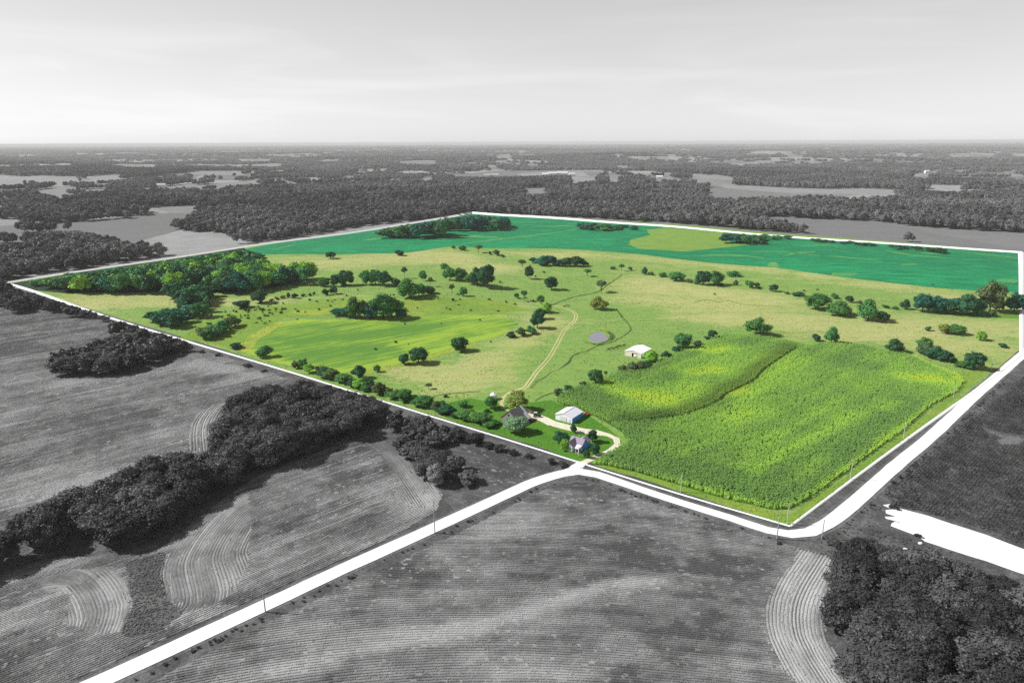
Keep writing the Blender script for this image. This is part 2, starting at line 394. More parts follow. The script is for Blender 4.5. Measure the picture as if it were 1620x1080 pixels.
patch('weedy_slope', [(285, 535), (310, 515), (360, 495), (430, 485), (520, 472), (600, 476), (700, 470), (800, 478), (835, 490), (800, 497), (640, 499), (540, 503), (455, 502), (430, 515), (400, 538), (372, 552), (340, 545)], YELLOW, 3, 0.25, 2.5, 8)
patch('field_margin', [(1262, 548), (1320, 545), (1420, 558), (1480, 578), (1520, 590), (1560, 585), (1500, 640), (1430, 695), (1350, 755), (1253, 830), (1180, 808), (1080, 778), (940, 735), (970, 720), (1225, 812), (1252, 812), (1350, 745), (1430, 685), (1490, 636), (1525, 604), (1470, 576), (1400, 556)], YELLOW, 3, 0.3, 0.8, 6)
patch('east_strip', [(1470, 494), (1540, 499), (1617, 494), (1617, 504), (1530, 502)], LUSH, 3, 0.4)

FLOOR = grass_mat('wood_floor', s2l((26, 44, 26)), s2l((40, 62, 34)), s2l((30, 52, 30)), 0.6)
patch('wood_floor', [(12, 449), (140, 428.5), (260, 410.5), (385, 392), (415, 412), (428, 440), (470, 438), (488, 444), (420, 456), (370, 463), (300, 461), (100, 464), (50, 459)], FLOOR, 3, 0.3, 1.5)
# teal soybean field
def row_attrs(fn_row, along, w):
    return {'row': fn_row, 'along': along, 'w': w}
def straight(pa, pb):
    a, b = P(*pa), P(*pb); L = math.hypot(b[0] - a[0], b[1] - a[1]); ux, uy = (b[0] - a[0]) / L, (b[1] - a[1]) / L
    return (lambda x, y: -(x - a[0]) * uy + (y - a[1]) * ux), (lambda x, y: (x - a[0]) * ux + (y - a[1]) * uy)
TEAL = crop_mat('teal_soybeans', s2l((4, 110, 68)), s2l((22, 146, 90)), 6.0, 0.08, 1.6)
rw, al = straight((700, 395), (1200, 412))
teal_px = [(352, 401), (410, 403), (540, 402.5), (640, 400.5), (690, 393), (715, 389.5), (753, 392), (800, 393), (873, 393), (940, 396.5), (1010, 402), (1080, 411), (1147, 418), (1223, 423), (1330, 438), (1413, 448), (1480, 455), (1573, 462), (1617.5, 462), (1617.5, 399), (1400, 383.5), (1100, 362.5), (745, 338), (560, 365.5)]
drape('teal_soybean_field', rough(PP(teal_px), 12, 1.5, 21), TEAL, 3, row_attrs(rw, al, blobs([([(560, 395), (900, 380)], 60, 0.2), ([(1250, 420), (1500, 440)], 40, 0.25)], 0.3)))
LIME = crop_mat('lime_hay', s2l((104, 140, 56)), s2l((132, 156, 70)), 8.0, 0.05, 0.5)
drape('lime_hay_field', rough(PP([(1022, 364), (1053, 360.5), (1100, 363.5), (1143, 367), (1146, 378), (1165, 386), (1195, 386.5), (1130, 393), (1080, 398), (1010, 393), (994, 387), (998, 379), (1030, 372)]), 8, 2, 5), LIME, 4, row_attrs(rw, al, lambda x, y: np.full(x.shape, .4)))
STREAK = grass_mat('pale_waterway', s2l((70, 142, 74)), s2l((128, 158, 84)), s2l((40, 134, 80)), 0.4)
def strip(name, px, w, mat, layer, wob=1.5, seed=2, lift=0.0, step=5.0):
    a, b = ribbon(spline(PP(px), step), w, wob, seed)
    return drape(name, a + b[::-1], mat, layer, {'w': lambda x, y: np.full(x.shape, 0.4)}, lift=lift)
taper = lambda w: (lambda t: w * (0.25 + 0.75 * math.sin(math.pi * min(max(t, .03), .97))))
for px, w in [([(712, 390), (760, 382), (830, 374), (900, 365), (925, 360)], 7), ([(700, 378), (740, 374), (790, 375)], 14), ([(840, 358), (930, 357)], 8), ([(575, 380), (595, 378), (610, 376)], 14),
              ([(1080, 405), (1160, 404), (1210, 408)], 8), ([(1190, 398), (1240, 399), (1300, 404)], 6), ([(1310, 405), (1370, 410), (1400, 414)], 5), ([(1240, 405), (1262, 400), (1290, 398)], 5), ([(1425, 419), (1450, 418)], 6), ([(1320, 431), (1345, 436)], 22), ([(1220, 423), (1224, 415)], 12),
              ([(1400, 396), (1440, 403), (1510, 409)], 8), ([(1520, 399), (1610, 408)], 8), ([(1570, 445), (1610, 443)], 14), ([(1455, 400), (1490, 402)], 10), ([(1000, 352), (1060, 357)], 4), ([(430, 396), (470, 386)], 4), ([(780, 350), (860, 352)], 6), ([(1270, 386), (1340, 390)], 7)]:
    strip('pale_waterway', px, taper(w), STREAK, 5, w * 0.9, int(px[0][0]))

# mid-left green crop field
MIDC = crop_mat('green_crop', s2l((86, 130, 46)), s2l((142, 170, 54)), 3.0, 0.16, 1.1)
mid_px = [(384, 556), (398, 540), (430, 521), (445, 509), (475, 505), (540, 506), (640, 502), (740, 498), (800, 501), (822, 512), (793, 530), (753, 541), (680, 561), (633, 574), (573, 586), (515, 592), (440, 575)]
rwm, alm = straight((430, 575), (800, 503))
midw = blobs([([(384, 556), (440, 576), (515, 592), (573, 586), (633, 574), (690, 558), (753, 541), (800, 525)], 6, 0.9), ([(445, 508), (640, 502), (800, 501)], 7, 0.5), ([(640, 545), (760, 515)], 12, 0.35), ([(470, 540), (700, 515)], 8, -0.3), ([(480, 565), (600, 550)], 9, -0.3)], 0.35)
drape('green_crop_field', rough(PP(mid_px), 6, 1.5, 31), MIDC, 4, row_attrs(rwm, alm, midw))
patch('yellow_margin', [(384, 558), (375, 548), (400, 530), (428, 512), (445, 506), (450, 511), (432, 524), (404, 541), (394, 556)], YELLOW, 5, 0.8, 2.5)
patch('yellow_margin', [(515, 594), (573, 587), (633, 575), (690, 559), (753, 542), (756, 547), (690, 564), (636, 580), (575, 593), (540, 600)], YELLOW, 5, 0.75, 1.0, 9)
patch('golden_weeds', [(455, 494), (480, 490), (520, 488), (545, 491), (530, 497), (490, 499)], YELLOW, 5, 0.8, 3.0, 9)

# dirt lane, creek, ditch line, pond
LANE = grass_mat('lane_ruts', s2l((188, 178, 130)), s2l((208, 196, 150)), s2l((166, 164, 108)), 0.35)
GRAVEL = grass_mat('driveway_gravel', s2l((214, 208, 184)), s2l((232, 228, 210)), s2l((196, 186, 156)), 0.3)
lane = spline(PP([(826, 616), (832, 612), (850, 587), (868, 567), (882, 543), (893, 523), (908, 509), (911, 498), (898, 489), (873, 483)]), 5)
for s in (-1, 1):
    a, b = ribbon(lane, 1.1, 0.5, 4 + s); dx = ribbon(lane, 2.3 * 2)[0 if s < 0 else 1]; mid_ = ribbon(lane, 1.7)[0 if s < 0 else 1]
    a, b = ribbon(mid_, 0.75, 0.5, 5 + s)
    drape('wheel_rut', a + b[::-1], LANE, 4, {'w': lambda x, y: np.full(x.shape, .5)})
drv = spline(PP([(915, 742), (925, 731), (947, 721), (965, 713), (977, 703), (975, 694), (962, 688), (942, 684), (920, 681.5), (900, 676.5), (873, 669.5), (857, 662), (842, 656), (832, 650), (818, 643), (806, 640)]), 4)
a, b = ribbon(drv, lambda t: 2.6 if t < 0.45 else (5.0 if t < 0.9 else 3.0), 0.8, 3)
drape('driveway', a + b[::-1], GRAVEL, 5, {'w': lambda x, y: np.full(x.shape, .5)})
patch('gravel_yard', [(818, 642), (838, 652), (846, 657), (836, 664), (826, 658), (815, 650)], GRAVEL, 6, 0.4, 0.5)
strip('dirt_track', [(806, 650), (796, 645), (793, 638), (797, 628), (806, 621), (827, 614)], 1.7, LANE, 5, 1.0)
patch('gravel_yard', [(905, 678), (925, 678), (935, 685), (912, 686)], GRAVEL, 6, 0.4, 0.5)
CREEKM = grass_mat('creek_bank', s2l((58, 78, 38)), s2l((118, 142, 70)), s2l((92, 120, 54)), 0.7)
CREEK_PX = [[(840, 614), (850, 603), (862, 597), (873, 588), (882, 586), (890, 580), (900, 573), (907, 563), (917, 558), (928, 556), (945, 547), (965, 543), (983, 533), (998, 522), (994, 512), (983, 500), (975, 488)],
            [(846, 634), (858, 627), (872, 622), (884, 619)], [(873, 483), (900, 472), (925, 466), (945, 462), (965, 448), (985, 434)],
            [(1150, 475), (1180, 482), (1240, 485)], [(1100, 478), (1115, 474), (1140, 478)], [(670, 632), (700, 624), (760, 619)]]
for k, px in enumerate(CREEK_PX):
    strip('creek_bed', px, (1.1, 0.8, 1.5, .9, .9, 0.7)[k], CREEKM, 6, (1.6, 1, 1.5, 1, 1, .6)[k], k)
t = NT('pond_water'); n = t.noise(0.5, 3)
WATER = t.finish(s2l((128, 124, 140)), 0.12, t.bump(n, 0.05, 0.05), 0.5)
pc = P(946, 534); pr = []
for k in range(36):
    an = k / 36 * 2 * math.pi; px, py = 946 + 14.5 * math.cos(an) + 1.2 * math.sin(3 * an), 534.5 + 7.5 * math.sin(an) + 0.6 * math.cos(2 * an)
    pr.append(P(px, py))
zc = float(np.max(hz(np.array([p[0] for p in pr]), np.array([p[1] for p in pr])))) + 0.1
o = mesh_obj('pond_water', [(x, y, zc) for x, y in pr], [tuple(range(36))], WATER); tag(o, kind='structure')
bank = [(pc[0] + (x - pc[0]) * k, pc[1] + (y - pc[1]) * k, z) for k, z in ((1.0, zc + .02), (1.06, zc + 0.12), (1.22, zc - 1.2)) for x, y in pr]
bf = [(r * 36 + i, r * 36 + (i + 1) % 36, (r + 1) * 36 + (i + 1) % 36, (r + 1) * 36 + i) for r in range(2) for i in range(36)]
tag(mesh_obj('pond_bank', bank, bf, PASTURE), kind='structure')
strip('reed_margin', [(925, 541), (945, 545), (962, 541), (970, 532), (962, 524)], 3, CREEKM, 4, 2)

# roads
t = NT('white_gravel_road'); n = t.noise(1.5, 6, 0.75); n2 = t.noise(0.15, 4)
cc = t.mix(t.ramp(n, 0.3, 0.7), (0.80,) * 3, (0.90,) * 3); cc = t.mix(t.ramp(n2, 0.45, 0.7, 0, 0.3), cc, (0.72,) * 3)
WHITE = t.finish(cc, 0.95, t.bump(n, 0.3, 0.05))
_q = pdist(np.array([p[0] for p in road_c]), np.array([p[1] for p in road_c]), PP([(1010, 773), (1215, 839)]))
road_w = lambda t: 3.7 + 1.0 * min(1.0, float(_q[int(round(t * (len(road_c) - 1)))]) / 25.0)
a, b = ribbon(road_c, road_w, 0.5, 3); drape('gravel_road', a + b[::-1], WHITE, 3, None, lift=0.10)
SHOULD = grass_mat('grey_road_bank', (0.10,) * 3, (0.15,) * 3, (0.18,) * 3, 0.7)
a1, b1 = ribbon(road_c, lambda t: road_w(t) + 2.0, 0.9, 13); drape('road_shoulder', a1 + b1[::-1], SHOULD, 2, {'w': lambda x, y: np.full(x.shape, .5)}, lift=0.02)
a2, b2 = ribbon(spline(PP([(893, 750), (905, 742), (914, 737), (922, 732)]), 2), 3.6, 0.2); drape('road_mouth', a2 + b2[::-1], WHITE, 4, None, lift=0.10)
wp = [(1397, 799), (1409, 797), (1413, 802), (1441, 809), (1470, 816), (1502, 827), (1560, 846), (1620, 869), (1720, 905), (1790, 990), (1620, 908), (1560, 887), (1500, 869), (1462, 856), (1452, 848), (1410, 832), (1411, 828), (1416, 825), (1432, 828), (1402, 820), (1400, 817), (1418, 817), (1402, 812), (1402, 807), (1412, 806)]
drape('gravel_lot', rough(PP(wp), 2.0, 0.5, 8), WHITE, 3, None)
drape('bare_patch', rough(PP([(1575, 695), (1590, 690), (1612, 690), (1617, 697), (1605, 703), (1585, 703)]), 2, 1.4, 3), SHOULD, 4, {'w': lambda x, y: np.full(x.shape, 1.6)})
drape('bare_patch', rough(PP([(1546, 676), (1560, 678), (1588, 690), (1580, 691)]), 2, 1.0, 3), SHOULD, 4, {'w': lambda x, y: np.full(x.shape, 1.5)})

# ------------------------------------------------------------------ boundary line, laid out round the property
BAND = NT('white_band').finish((0.9, 0.9, 0.9), 0.8)
broot = empty('boundary_band', *CORNER_NEAR); tag(broot, 'long white band laid along the edge of the coloured farmland', 'boundary band')
def band(pts, nm='edge_band'):
    ln = spline(pts, 10.0); vs, fs = [], []
    for i, (x, y) in enumerate(ln):
        p, q = ln[max(0, i - 1)], ln[min(len(ln) - 1, i + 1)]; dx, dy = q[0] - p[0], q[1] - p[1]; L = math.hypot(dx, dy); nx_, ny_ = -dy / L, dx / L
        d = slant(x, y); w = 2 * d * (0.0017 + 0.0026 * min(1, max(0, d - 300) / 800)); h = w / 2 * 0.46
        z = float(hz(x, y)) - 0.5
        for s, zz in ((-1, z), (-1, z + 0.55), (0, z + 0.55 + h), (1, z + 0.55), (1, z)):
            vs.append((x + nx_ * w / 2 * s - broot.location.x, y + ny_ * w / 2 * s - broot.location.y, zz - broot.location.z))
        if i:
            o_ = (i - 1) * 5
            for k in range(5): fs.append((o_ + k, o_ + (k + 1) % 5, o_ + 5 + (k + 1) % 5, o_ + 5 + k))
    fs.append((0, 1, 2, 3, 4)); m_ = len(vs) - 5; fs.append((m_ + 4, m_ + 3, m_ + 2, m_ + 1, m_))
    return mesh_obj(nm, vs, fs, BAND, broot)
band([CORNER_W, P(250, 526), P(500, 601), P(740, 676), P(1010, 761), CORNER_NEAR]); band([CORNER_NEAR, P(1430, 698), CORNER_RB])
band([P(1616.5, 560), P(1616.5, 480), P(1616.5, 400)]); band([P(1616.5, 400), P(1180, 370), CORNER_FAR]); band([CORNER_FAR, P(400, 389), CORNER_W])

# ------------------------------------------------------------------ crops with standing plants
def leafy(n, w, h, lw, up=0.5, seed=1, tassel=False):
    r_ = random.Random(seed); vs, fs = [], []
    for k in range(n):
        an = k / n * 6.283 + r_.uniform(-.5, .5); z0 = h * r_.uniform(0.15, 0.85); rr = w / 2 * r_.uniform(0.7, 1.1)
        ca, sa = math.cos(an), math.sin(an); l2 = lw / 2; z1 = z0 + h * up * r_.uniform(.3, 1); b = len(vs)
        vs += [(-sa * l2 * .5, ca * l2 * .5, z0), (sa * l2 * .5, -ca * l2 * .5, z0), (ca * rr * .55 + sa * l2, sa * rr * .55 - ca * l2, min(h, z1)), (ca * rr * .55 - sa * l2, sa * rr * .55 + ca * l2, min(h, z1)), (ca * rr, sa * rr, z0 + (z1 - z0) * .35)]
        fs += [(b, b + 1, b + 2, b + 3), (b + 3, b + 2, b + 4)]
    if tassel:
        b = len(vs); vs += [(-.06, 0, h * .8), (.06, 0, h * .8), (0, 0, h * 1.1), (0, -.06, h * .8), (0, .06, h * .8)]; fs += [(b, b + 1, b + 2), (b + 3, b + 4, b + 2)]
    return vs, fs
def rowseg(seed, L=1.3, w=0.56, h=0.2, n=16):
    r_ = random.Random(seed); vs, fs = [], []
    for k in range(n):
        x = (k + .5) / n * L - L / 2 + r_.uniform(-.06, .06); y = r_.uniform(-.5, .5) * w * .6; z = h * r_.uniform(.55, 1.0) * (1 - abs(y) / w * .6)
        a = r_.uniform(0, 3.14); s = r_.uniform(.11, .19); c_, s_ = math.cos(a) * s, math.sin(a) * s; tz = r_.uniform(-.03, .03); b = len(vs)
        vs += [(x - c_, y - s_, z - tz), (x + s_, y - c_, z), (x + c_, y + s_, z + tz), (x - s_, y + c_, z - .03)]; fs.append((b, b + 1, b + 2, b + 3))
    b = len(vs); vs += [(-L / 2, -w * .42, 0), (L / 2, -w * .42, 0), (L / 2, 0, h * .62), (-L / 2, 0, h * .62), (L / 2, w * .42, 0), (-L / 2, w * .42, 0)]
    fs += [(b, b + 1, b + 2, b + 3), (b + 3, b + 2, b + 4, b + 5)]
    return vs, fs
def rows_scatter(poly, fr, pitch, along, jit=0.12, keep=None, ymin=70):
    xs = [p[0] for p in poly]; ys = [p[1] for p in poly]
    area = (max(xs) - min(xs)) * (max(ys) - min(ys)); n = int(area / pitch / along)
    x = rng.uniform(min(xs), max(xs), n); y = rng.uniform(min(ys), max(ys), n)
    m = inpoly(x, y, poly) & (y > ymin); x, y = x[m], y[m]
    for _ in range(2):
        f0 = fr(x, y); e = 0.05; gx = (fr(x + e, y) - f0) / e; gy = (fr(x, y + e) - f0) / e; g2 = np.maximum(gx * gx + gy * gy, .3)
        d = f0 - np.round(f0 / pitch) * pitch; x = x - gx * d / g2; y = y - gy * d / g2
    x = x + rng.normal(0, jit, len(x)); y = y + rng.normal(0, jit, len(y))
    if keep is not None: m = keep(x, y); x, y = x[m], y[m]
    # leave out what lies far outside the view
    m = np.abs(x) < 0.80 * y + 45; return x[m], y[m]
CROPLEAF = leaf_material('crop_leaf', True)
soyp = [proto('low_plant', *rowseg(k), CROPLEAF) for k in range(5)]
cornp = [proto('corn_plant', *leafy(10, 0.80, 1.5, 0.13, .35, 10 + k, True), CROPLEAF) for k in range(4)]
SOIL = crop_mat('grey_crop_soil', (0.14,) * 3, (0.34,) * 3, 0.76, 0.1, 1.0)
def grey_crop(name, px, fr, al_, wf, dark, light, label, along=0.5, pitch=0.76, layer=2, holes=(), sc_=1.0, soil=SOIL, contrast=1.0, zs=1.0, skf=1.0):
    poly = PP(px); drape(name + '_soil', rough(poly, 5, 0.6, len(px)), soil, layer, row_attrs(fr, al_, wf))
    hp = [PP(h) for h in holes]
    def keep(x, y):
        m = np.ones(x.shape, bool)
        for h in hp: m &= ~inpoly(x, y, h)
        f = wf(x, y)
        return m
    x, y = rows_scatter(poly, fr, pitch, along, 0.02, keep)
    e = 0.05; ang = np.arctan2(fr(x, y + e) - fr(x, y), fr(x + e, y) - fr(x, y)) + math.pi / 2
    st = fbm(fr(x, y) / 2.6, al_(x, y) / 34, 1.0, 5); md = fbm(x, y, 26, 9) + 0.8 * (fbm(x * .5 - y * .87, (x * .87 + y * .5) * .25, 9, 31) - .5); fi = rng.uniform(-1, 1, len(x))
    sk = np.clip(fbm(fr(x, y) / 1.1, al_(x, y) / 45, 1.0, 71, 2) - .62, 0, 1) * 3.2
    f = np.clip(wf(x, y) + sk * contrast * skf + (st - .5) * 0.85 * contrast + (md - .5) * 1.35 * contrast + (fbm(x, y, 3.5, 55, 3) - .5) * .9 + fi * .05, 0, 1.2)
    g = dark + (light - dark) * f; s = sc_ * (1.05 - 0.2 * np.clip(f, 0, 1)) * rng.uniform(.92, 1.08, len(x))
    cols = np.repeat(g[:, None], 3, 1)
    print(name, len(x))
    scatter_obj(name, np.stack([x, y, hz(x, y) + layer * .02], 1), soyp, '', label, 'crop', cols=cols, scl=np.stack([s, s, s * zs], 1), rot=ang)
# lower centre field (south of the road)
c0 = (5.0, -150.0)
f4r = lambda x, y: np.hypot(x - c0[0], y - c0[1]) + 5.0 * np.sin(x / 34.0) * np.exp(-((y - 150) / 30) ** 2) * .4
f4a = lambda x, y: np.arctan2(x - c0[0], y - c0[1]) * 280
f4w = blobs([([(440, 1060), (540, 1035), (660, 1010), (780, 985), (860, 960), (960, 927), (1050, 918)], 2.6, 0.75), ([(720, 935), (760, 880), (830, 790)], 9, 0.22),
             ([(880, 775), (960, 800), (1040, 810)], 7, 0.28), ([(640, 1000), (760, 1040), (860, 1060)], 7, 0.25), ([(450, 980), (560, 940), (700, 870)], 6, 0.16), ([(1000, 830), (1150, 860), (1260, 890)], 6, 0.15),
             ([(1040, 980), (1180, 1040)], 8, -0.22), ([(820, 890), (1000, 880)], 7, -0.2), ([(560, 990), (760, 950), (850, 930)], 3.0, -0.3), ([(1000, 1060), (800, 1075)], 5, 0.12), ([(950, 1040), (1000, 1000)], 5, .1)], 0.34)
HEAD = [(1262, 868), (1300, 877), (1332, 893), (1327, 930), (1302, 960), (1305, 1010), (1342, 1062), (1420, 1160), (1370, 1230), (1290, 1110), (1240, 1060), (1214, 1010), (1210, 965), (1225, 925), (1256, 890)]
f4px = [(90, 1145), (232, 1084), (440, 978), (560, 922), (700, 856), (790, 812), (840, 785), (885, 766), (920, 762), (960, 772), (1080, 811), (1180, 843), (1240, 860), (1262, 868), (1256, 890), (1225, 925), (1210, 965), (1214, 1010), (1240, 1060), (1290, 1110), (1370, 1230), (1400, 1330), (0, 1330), (0, 1200)]
grey_crop('low_crop_rows', f4px, f4r, f4a, f4w, 0.15, 0.50, 'grey low crop in long curving rows filling the field below the white road', 0.5, skf=.3)
hl = spline(PP([(1350, 880), (1306, 975), (1345, 1068), (1520, 1270)]), 1.5)
grey_crop('headland_rows', HEAD, lambda x, y: pdist(x, y, hl, True), lambda x, y: y, blobs([([(1290, 900), (1262, 960), (1262, 1010), (1310, 1080)], 6, 0.25)], 0.55), 0.22, 0.58, 'pale grey headland rows curving round the field end by the grove', 0.45, 0.86, zs=.7, skf=.3)
# left lower field between the tree line and the road
SOUTH = PP([(-60, 1170), (154, 1080), (420, 957), (687, 835), (850, 761)])
f2px = [(-150, 1200), (-120, 930), (0, 905), (100, 880), (200, 885), (250, 870), (340, 800), (420, 745), (500, 715), (560, 690), (600, 690), (625, 705), (665, 750), (700, 780), (690, 808), (640, 838), (540, 885), (420, 938), (250, 1014), (130, 1068)]
HA = [(262, 945), (253, 905), (262, 880), (300, 838), (340, 805), (392, 780), (400, 830), (392, 890), (372, 935), (330, 962), (292, 968)]
HB = [(60, 915), (120, 900), (175, 896), (200, 915), (208, 960), (190, 1000), (150, 1003), (105, 985), (110, 940), (70, 935)]
HW = [(195, 890), (262, 872), (256, 905), (262, 945), (292, 970), (250, 1000), (205, 1010), (190, 1002), (210, 960), (203, 915)]
HC = [(600, 692), (625, 705), (665, 750), (698, 783), (690, 806), (655, 800), (612, 790), (640, 770), (600, 720), (575, 705)]
f2r = lambda x, y: pdist(x, y, SOUTH, True); f2a = lambda x, y: x * .8 + y * .6
f2w = blobs([([(270, 950), (290, 975), (340, 975)], 4, 0.6), ([(400, 880), (500, 830), (600, 790)], 5, 0.15), ([(50, 1010), (150, 990), (250, 1020)], 7, 0.05), ([(560, 720), (640, 790)], 6, 0.3), ([(420, 760), (560, 700)], 5, .1), ([(-50, 1000), (80, 960)], 5, 0.2)], 0.36)
grey_crop('low_crop_rows', f2px, f2r, f2a, f2w, 0.17, 0.54, 'grey low crop in rows between the dark tree belt and the white road', 0.5, 0.76, 2, (HA, HB, HW, HC))
for hp_, gl, lab in ((HA, [(256, 960), (256, 885), (330, 800), (440, 750)], 'grey hooked headland rows beside the tip of the tree belt'), (HB, [(40, 892), (165, 880), (224, 940), (205, 1025)], 'grey headland rows turning back left of the grassy waterway'), (HC, [(590, 678), (650, 722), (708, 795)], 'pale grey headland rows at the right end of the field by the shrubs')):
    g_ = spline(PP(gl), 1.5)
    grey_crop('headland_rows', hp_, (lambda g: (lambda x, y: pdist(x, y, g, True)))(g_), lambda x, y: y, blobs([([hp_[3], hp_[5]], 5, 0.25)], 0.40), 0.15, 0.48, lab, 0.45, 0.84, 3, zs=.45)
drape('grassed_waterway', rough(PP(HW), 3, 1.0, 4), VERGE, 3, {'w': blobs([([(255, 940), (262, 970)], 2.5, 1.6), ([(200, 920), (205, 960)], 2, 1.4)], 0.25)})
# triangle field right of the shrub strip
f3px = [(690, 705), (720, 698), (780, 715), (850, 728), (880, 736), (868, 746), (836, 755), (786, 777), (718, 806), (705, 790), (740, 775), (755, 765), (735, 745)]
r3, a3 = straight((700, 715), (860, 750))
grey_crop('low_crop_rows', f3px, r3, a3, lambda x, y: np.full(np.shape(x), .3), 0.13, 0.30, 'dark grey low crop in the triangle between the shrub strip and the road bend', 0.5, 0.76, 2, (), 1.0, SOIL, .6)
# upper left field
f1px = [(-150, 900), (-100, 490), (0, 487), (60, 495), (110, 500), (165, 513), (172, 524), (150, 535), (100, 560), (75, 580), (90, 598), (150, 600), (230, 590), (290, 568), (310, 553), (380, 572), (455, 600), (430, 615), (380, 625), (355, 650), (352, 690), (330, 712), (290, 745), (220, 765), (110, 800), (40, 840), (0, 860)]
r1, a1_ = straight((0, 735), (400, 630))
f1r = lambda x, y: r1(x, y) + 5 * np.sin(a1_(x, y) / 70)
HD = [(298, 712), (300, 680), (310, 655), (345, 635), (385, 628), (375, 640), (352, 660), (352, 690), (330, 715)]
f1w = blobs([([(0, 800), (110, 770), (220, 740), (290, 715)], 6, 0.4), ([(60, 600), (160, 610), (280, 575), (400, 590)], 8, 0.3), ([(250, 690), (258, 660), (270, 645)], 4, .4), ([(0, 650), (150, 620), (300, 600)], 12, .1), ([(30, 520), (100, 515)], 12, .15), ([(0, 720), (200, 680)], 10, -.05), ([(310, 575), (450, 600)], 6, .35)], 0.38)
grey_crop('low_crop_rows', f1px, f1r, a1_, f1w, 0.23, 0.60, 'grey streaked low crop filling the wide field left of the property line', 0.55, 0.76, 2, (HD,))
g_ = spline(PP([(288, 728), (292, 672), (330, 634), (400, 618)]), 1.5)
grey_crop('headland_rows', HD, lambda x, y: pdist(x, y, g_, True), lambda x, y: y, blobs([([(330, 650), (335, 690)], 6, 0.3)], 0.5), 0.2, 0.52, 'pale grey hooked headland rows against the upper side of the tree belt', 0.5, 1.1, 3)

# green corn
CORN_PX = [(936, 734), (958, 722), (985, 706), (992, 697), (985, 684), (965, 672), (940, 658), (915, 647), (890, 641), (880, 635), (888, 625), (905, 617), (930, 608), (962, 598), (980, 589), (1010, 584), (1034, 582), (1040, 574), (1055, 564), (1080, 556), (1105, 553), (1112, 545), (1127, 538), (1147, 531), (1170, 529), (1197, 531), (1247, 541), (1267, 546), (1313, 544), (1363, 548), (1413, 558), (1447, 564), (1473, 577), (1513, 591), (1526, 603), (1513, 620), (1492, 631), (1473, 641), (1430, 680), (1347, 740), (1280, 788), (1249, 806), (1222, 806), (1147, 789), (1080, 769), (1007, 747), (960, 737)]
corn_poly = PP(CORN_PX)
CSOIL = grass_mat('corn_soil', s2l((76, 108, 38)), s2l((98, 124, 44)), s2l((60, 88, 34)), 0.4)
drape('corn_soil', corn_poly, CSOIL, 4, {'w': lambda x, y: np.full(x.shape, .4)})
SWALE = spline(PP([(1000, 668), (1040, 664), (1080, 657), (1130, 639), (1150, 622), (1187, 605), (1207, 585), (1235, 566), (1258, 551)]), 4)
near_edge = PP([(940, 736), (1080, 772), (1150, 790), (1222, 806), (1249, 806)])
def corn_r(x, y):
    a_ = pdist(x, y, EAST); b_ = pdist(x, y, near_edge)
    return np.where(b_ < 13, b_, a_)
yel = blobs([([(1000, 738), (1100, 757), (1215, 788)], 3, -.25), ([(1010, 625), (1040, 632)], 8, 0.8), ([(960, 610), (985, 625), (1030, 632)], 5, .6), ([(1095, 552), (1130, 556), (1150, 552)], 6, 0.9), ([(1085, 590), (1130, 587)], 7, 0.9), ([(1100, 615), (1060, 640)], 8, .5),
             ([(1430, 597), (1480, 602)], 8, 1.1), ([(1400, 650), (1415, 640)], 5, 0.8), ([(1370, 655), (1300, 690), (1180, 745)], 5, 0.45), ([(1170, 665), (1210, 655)], 9, 0.5), ([(1160, 700), (1220, 690)], 9, .3), ([(1190, 770), (1215, 780), (1250, 768), (1300, 730)], 3.5, 0.4),
             ([(936, 734), (1080, 769), (1222, 806), (1249, 806), (1347, 740), (1473, 641), (1513, 620)], 1.6, 0.6), ([(1447, 564), (1500, 588), (1526, 603)], 3, .9), ([(1060, 700), (1000, 735)], 6, 0.2), ([(1160, 625), (1180, 618)], 4, .7), ([(1075, 655), (1150, 612), (1200, 570), (1250, 548)], 5, .3),
             ([(1090, 680), (1160, 650), (1210, 600), (1260, 560)], 6, .35), ([(1250, 800), (1330, 745), (1450, 655)], 4.5, -0.1), ([(1000, 725), (1100, 745), (1200, 775), (1240, 775)], 7, -0.5), ([(1250, 760), (1350, 690), (1430, 640)], 8, -0.4), ([(1300, 560), (1400, 590)], 14, -0.25), ([(1060, 590), (1000, 600)], 10, -0.3), ([(920, 630), (960, 650), (1000, 690)], 9, -0.3)], 0.33)
def corn_keep(x, y):
    s = pdist(x, y, SWALE, True)
    return ~((s < 0) & (s > -1.6)) & (rng.uniform(0, 1, len(x)) > 0.04)
cx, cy = rows_scatter(corn_poly, corn_r, 0.72, 0.40, 0.05, corn_keep)
st = fbm(corn_r(cx, cy) / 5, (cx * .75 + cy * .66) / 60, 1.0, 3); md = fbm(cx, cy, 22, 14)
yf = np.clip(yel(cx, cy) + (st - .5) * 0.9 + (md - .5) * .7 + rng.uniform(-.06, .06, len(cx)), 0, 1.5)
dk, lt, yl = np.array(s2l((146, 186, 104))) , np.array(s2l((186, 226, 104))), np.array(s2l((214, 238, 92)))
f1_ = np.clip(yf / .75, 0, 1)[:, None]; f2_ = np.clip((yf - .75) / .6, 0, 1)[:, None]
cc_ = (dk * (1 - f1_) + lt * f1_) * (1 - f2_) + yl * f2_
sh = (1.12 - 0.38 * np.clip(yf, 0, 1.2)) * rng.uniform(.85, 1.15, len(cx)); sw = pdist(cx, cy, SWALE, True)
kk = np.exp(-((sw - 3.0) / 5.0) ** 2); sh = sh * (1 + .22 * kk); cc_ = cc_ * (1 - .40 * kk)[:, None]
print('corn', len(cx))
scatter_obj('corn_plants', np.stack([cx, cy, hz(cx, cy) + .05], 1), cornp, '', 'standing green corn in rows with yellow patches beside the white road corner', 'corn', cols=cc_, scl=np.stack([np.full(len(cx), 1.1), np.full(len(cx), 1.1), sh], 1))
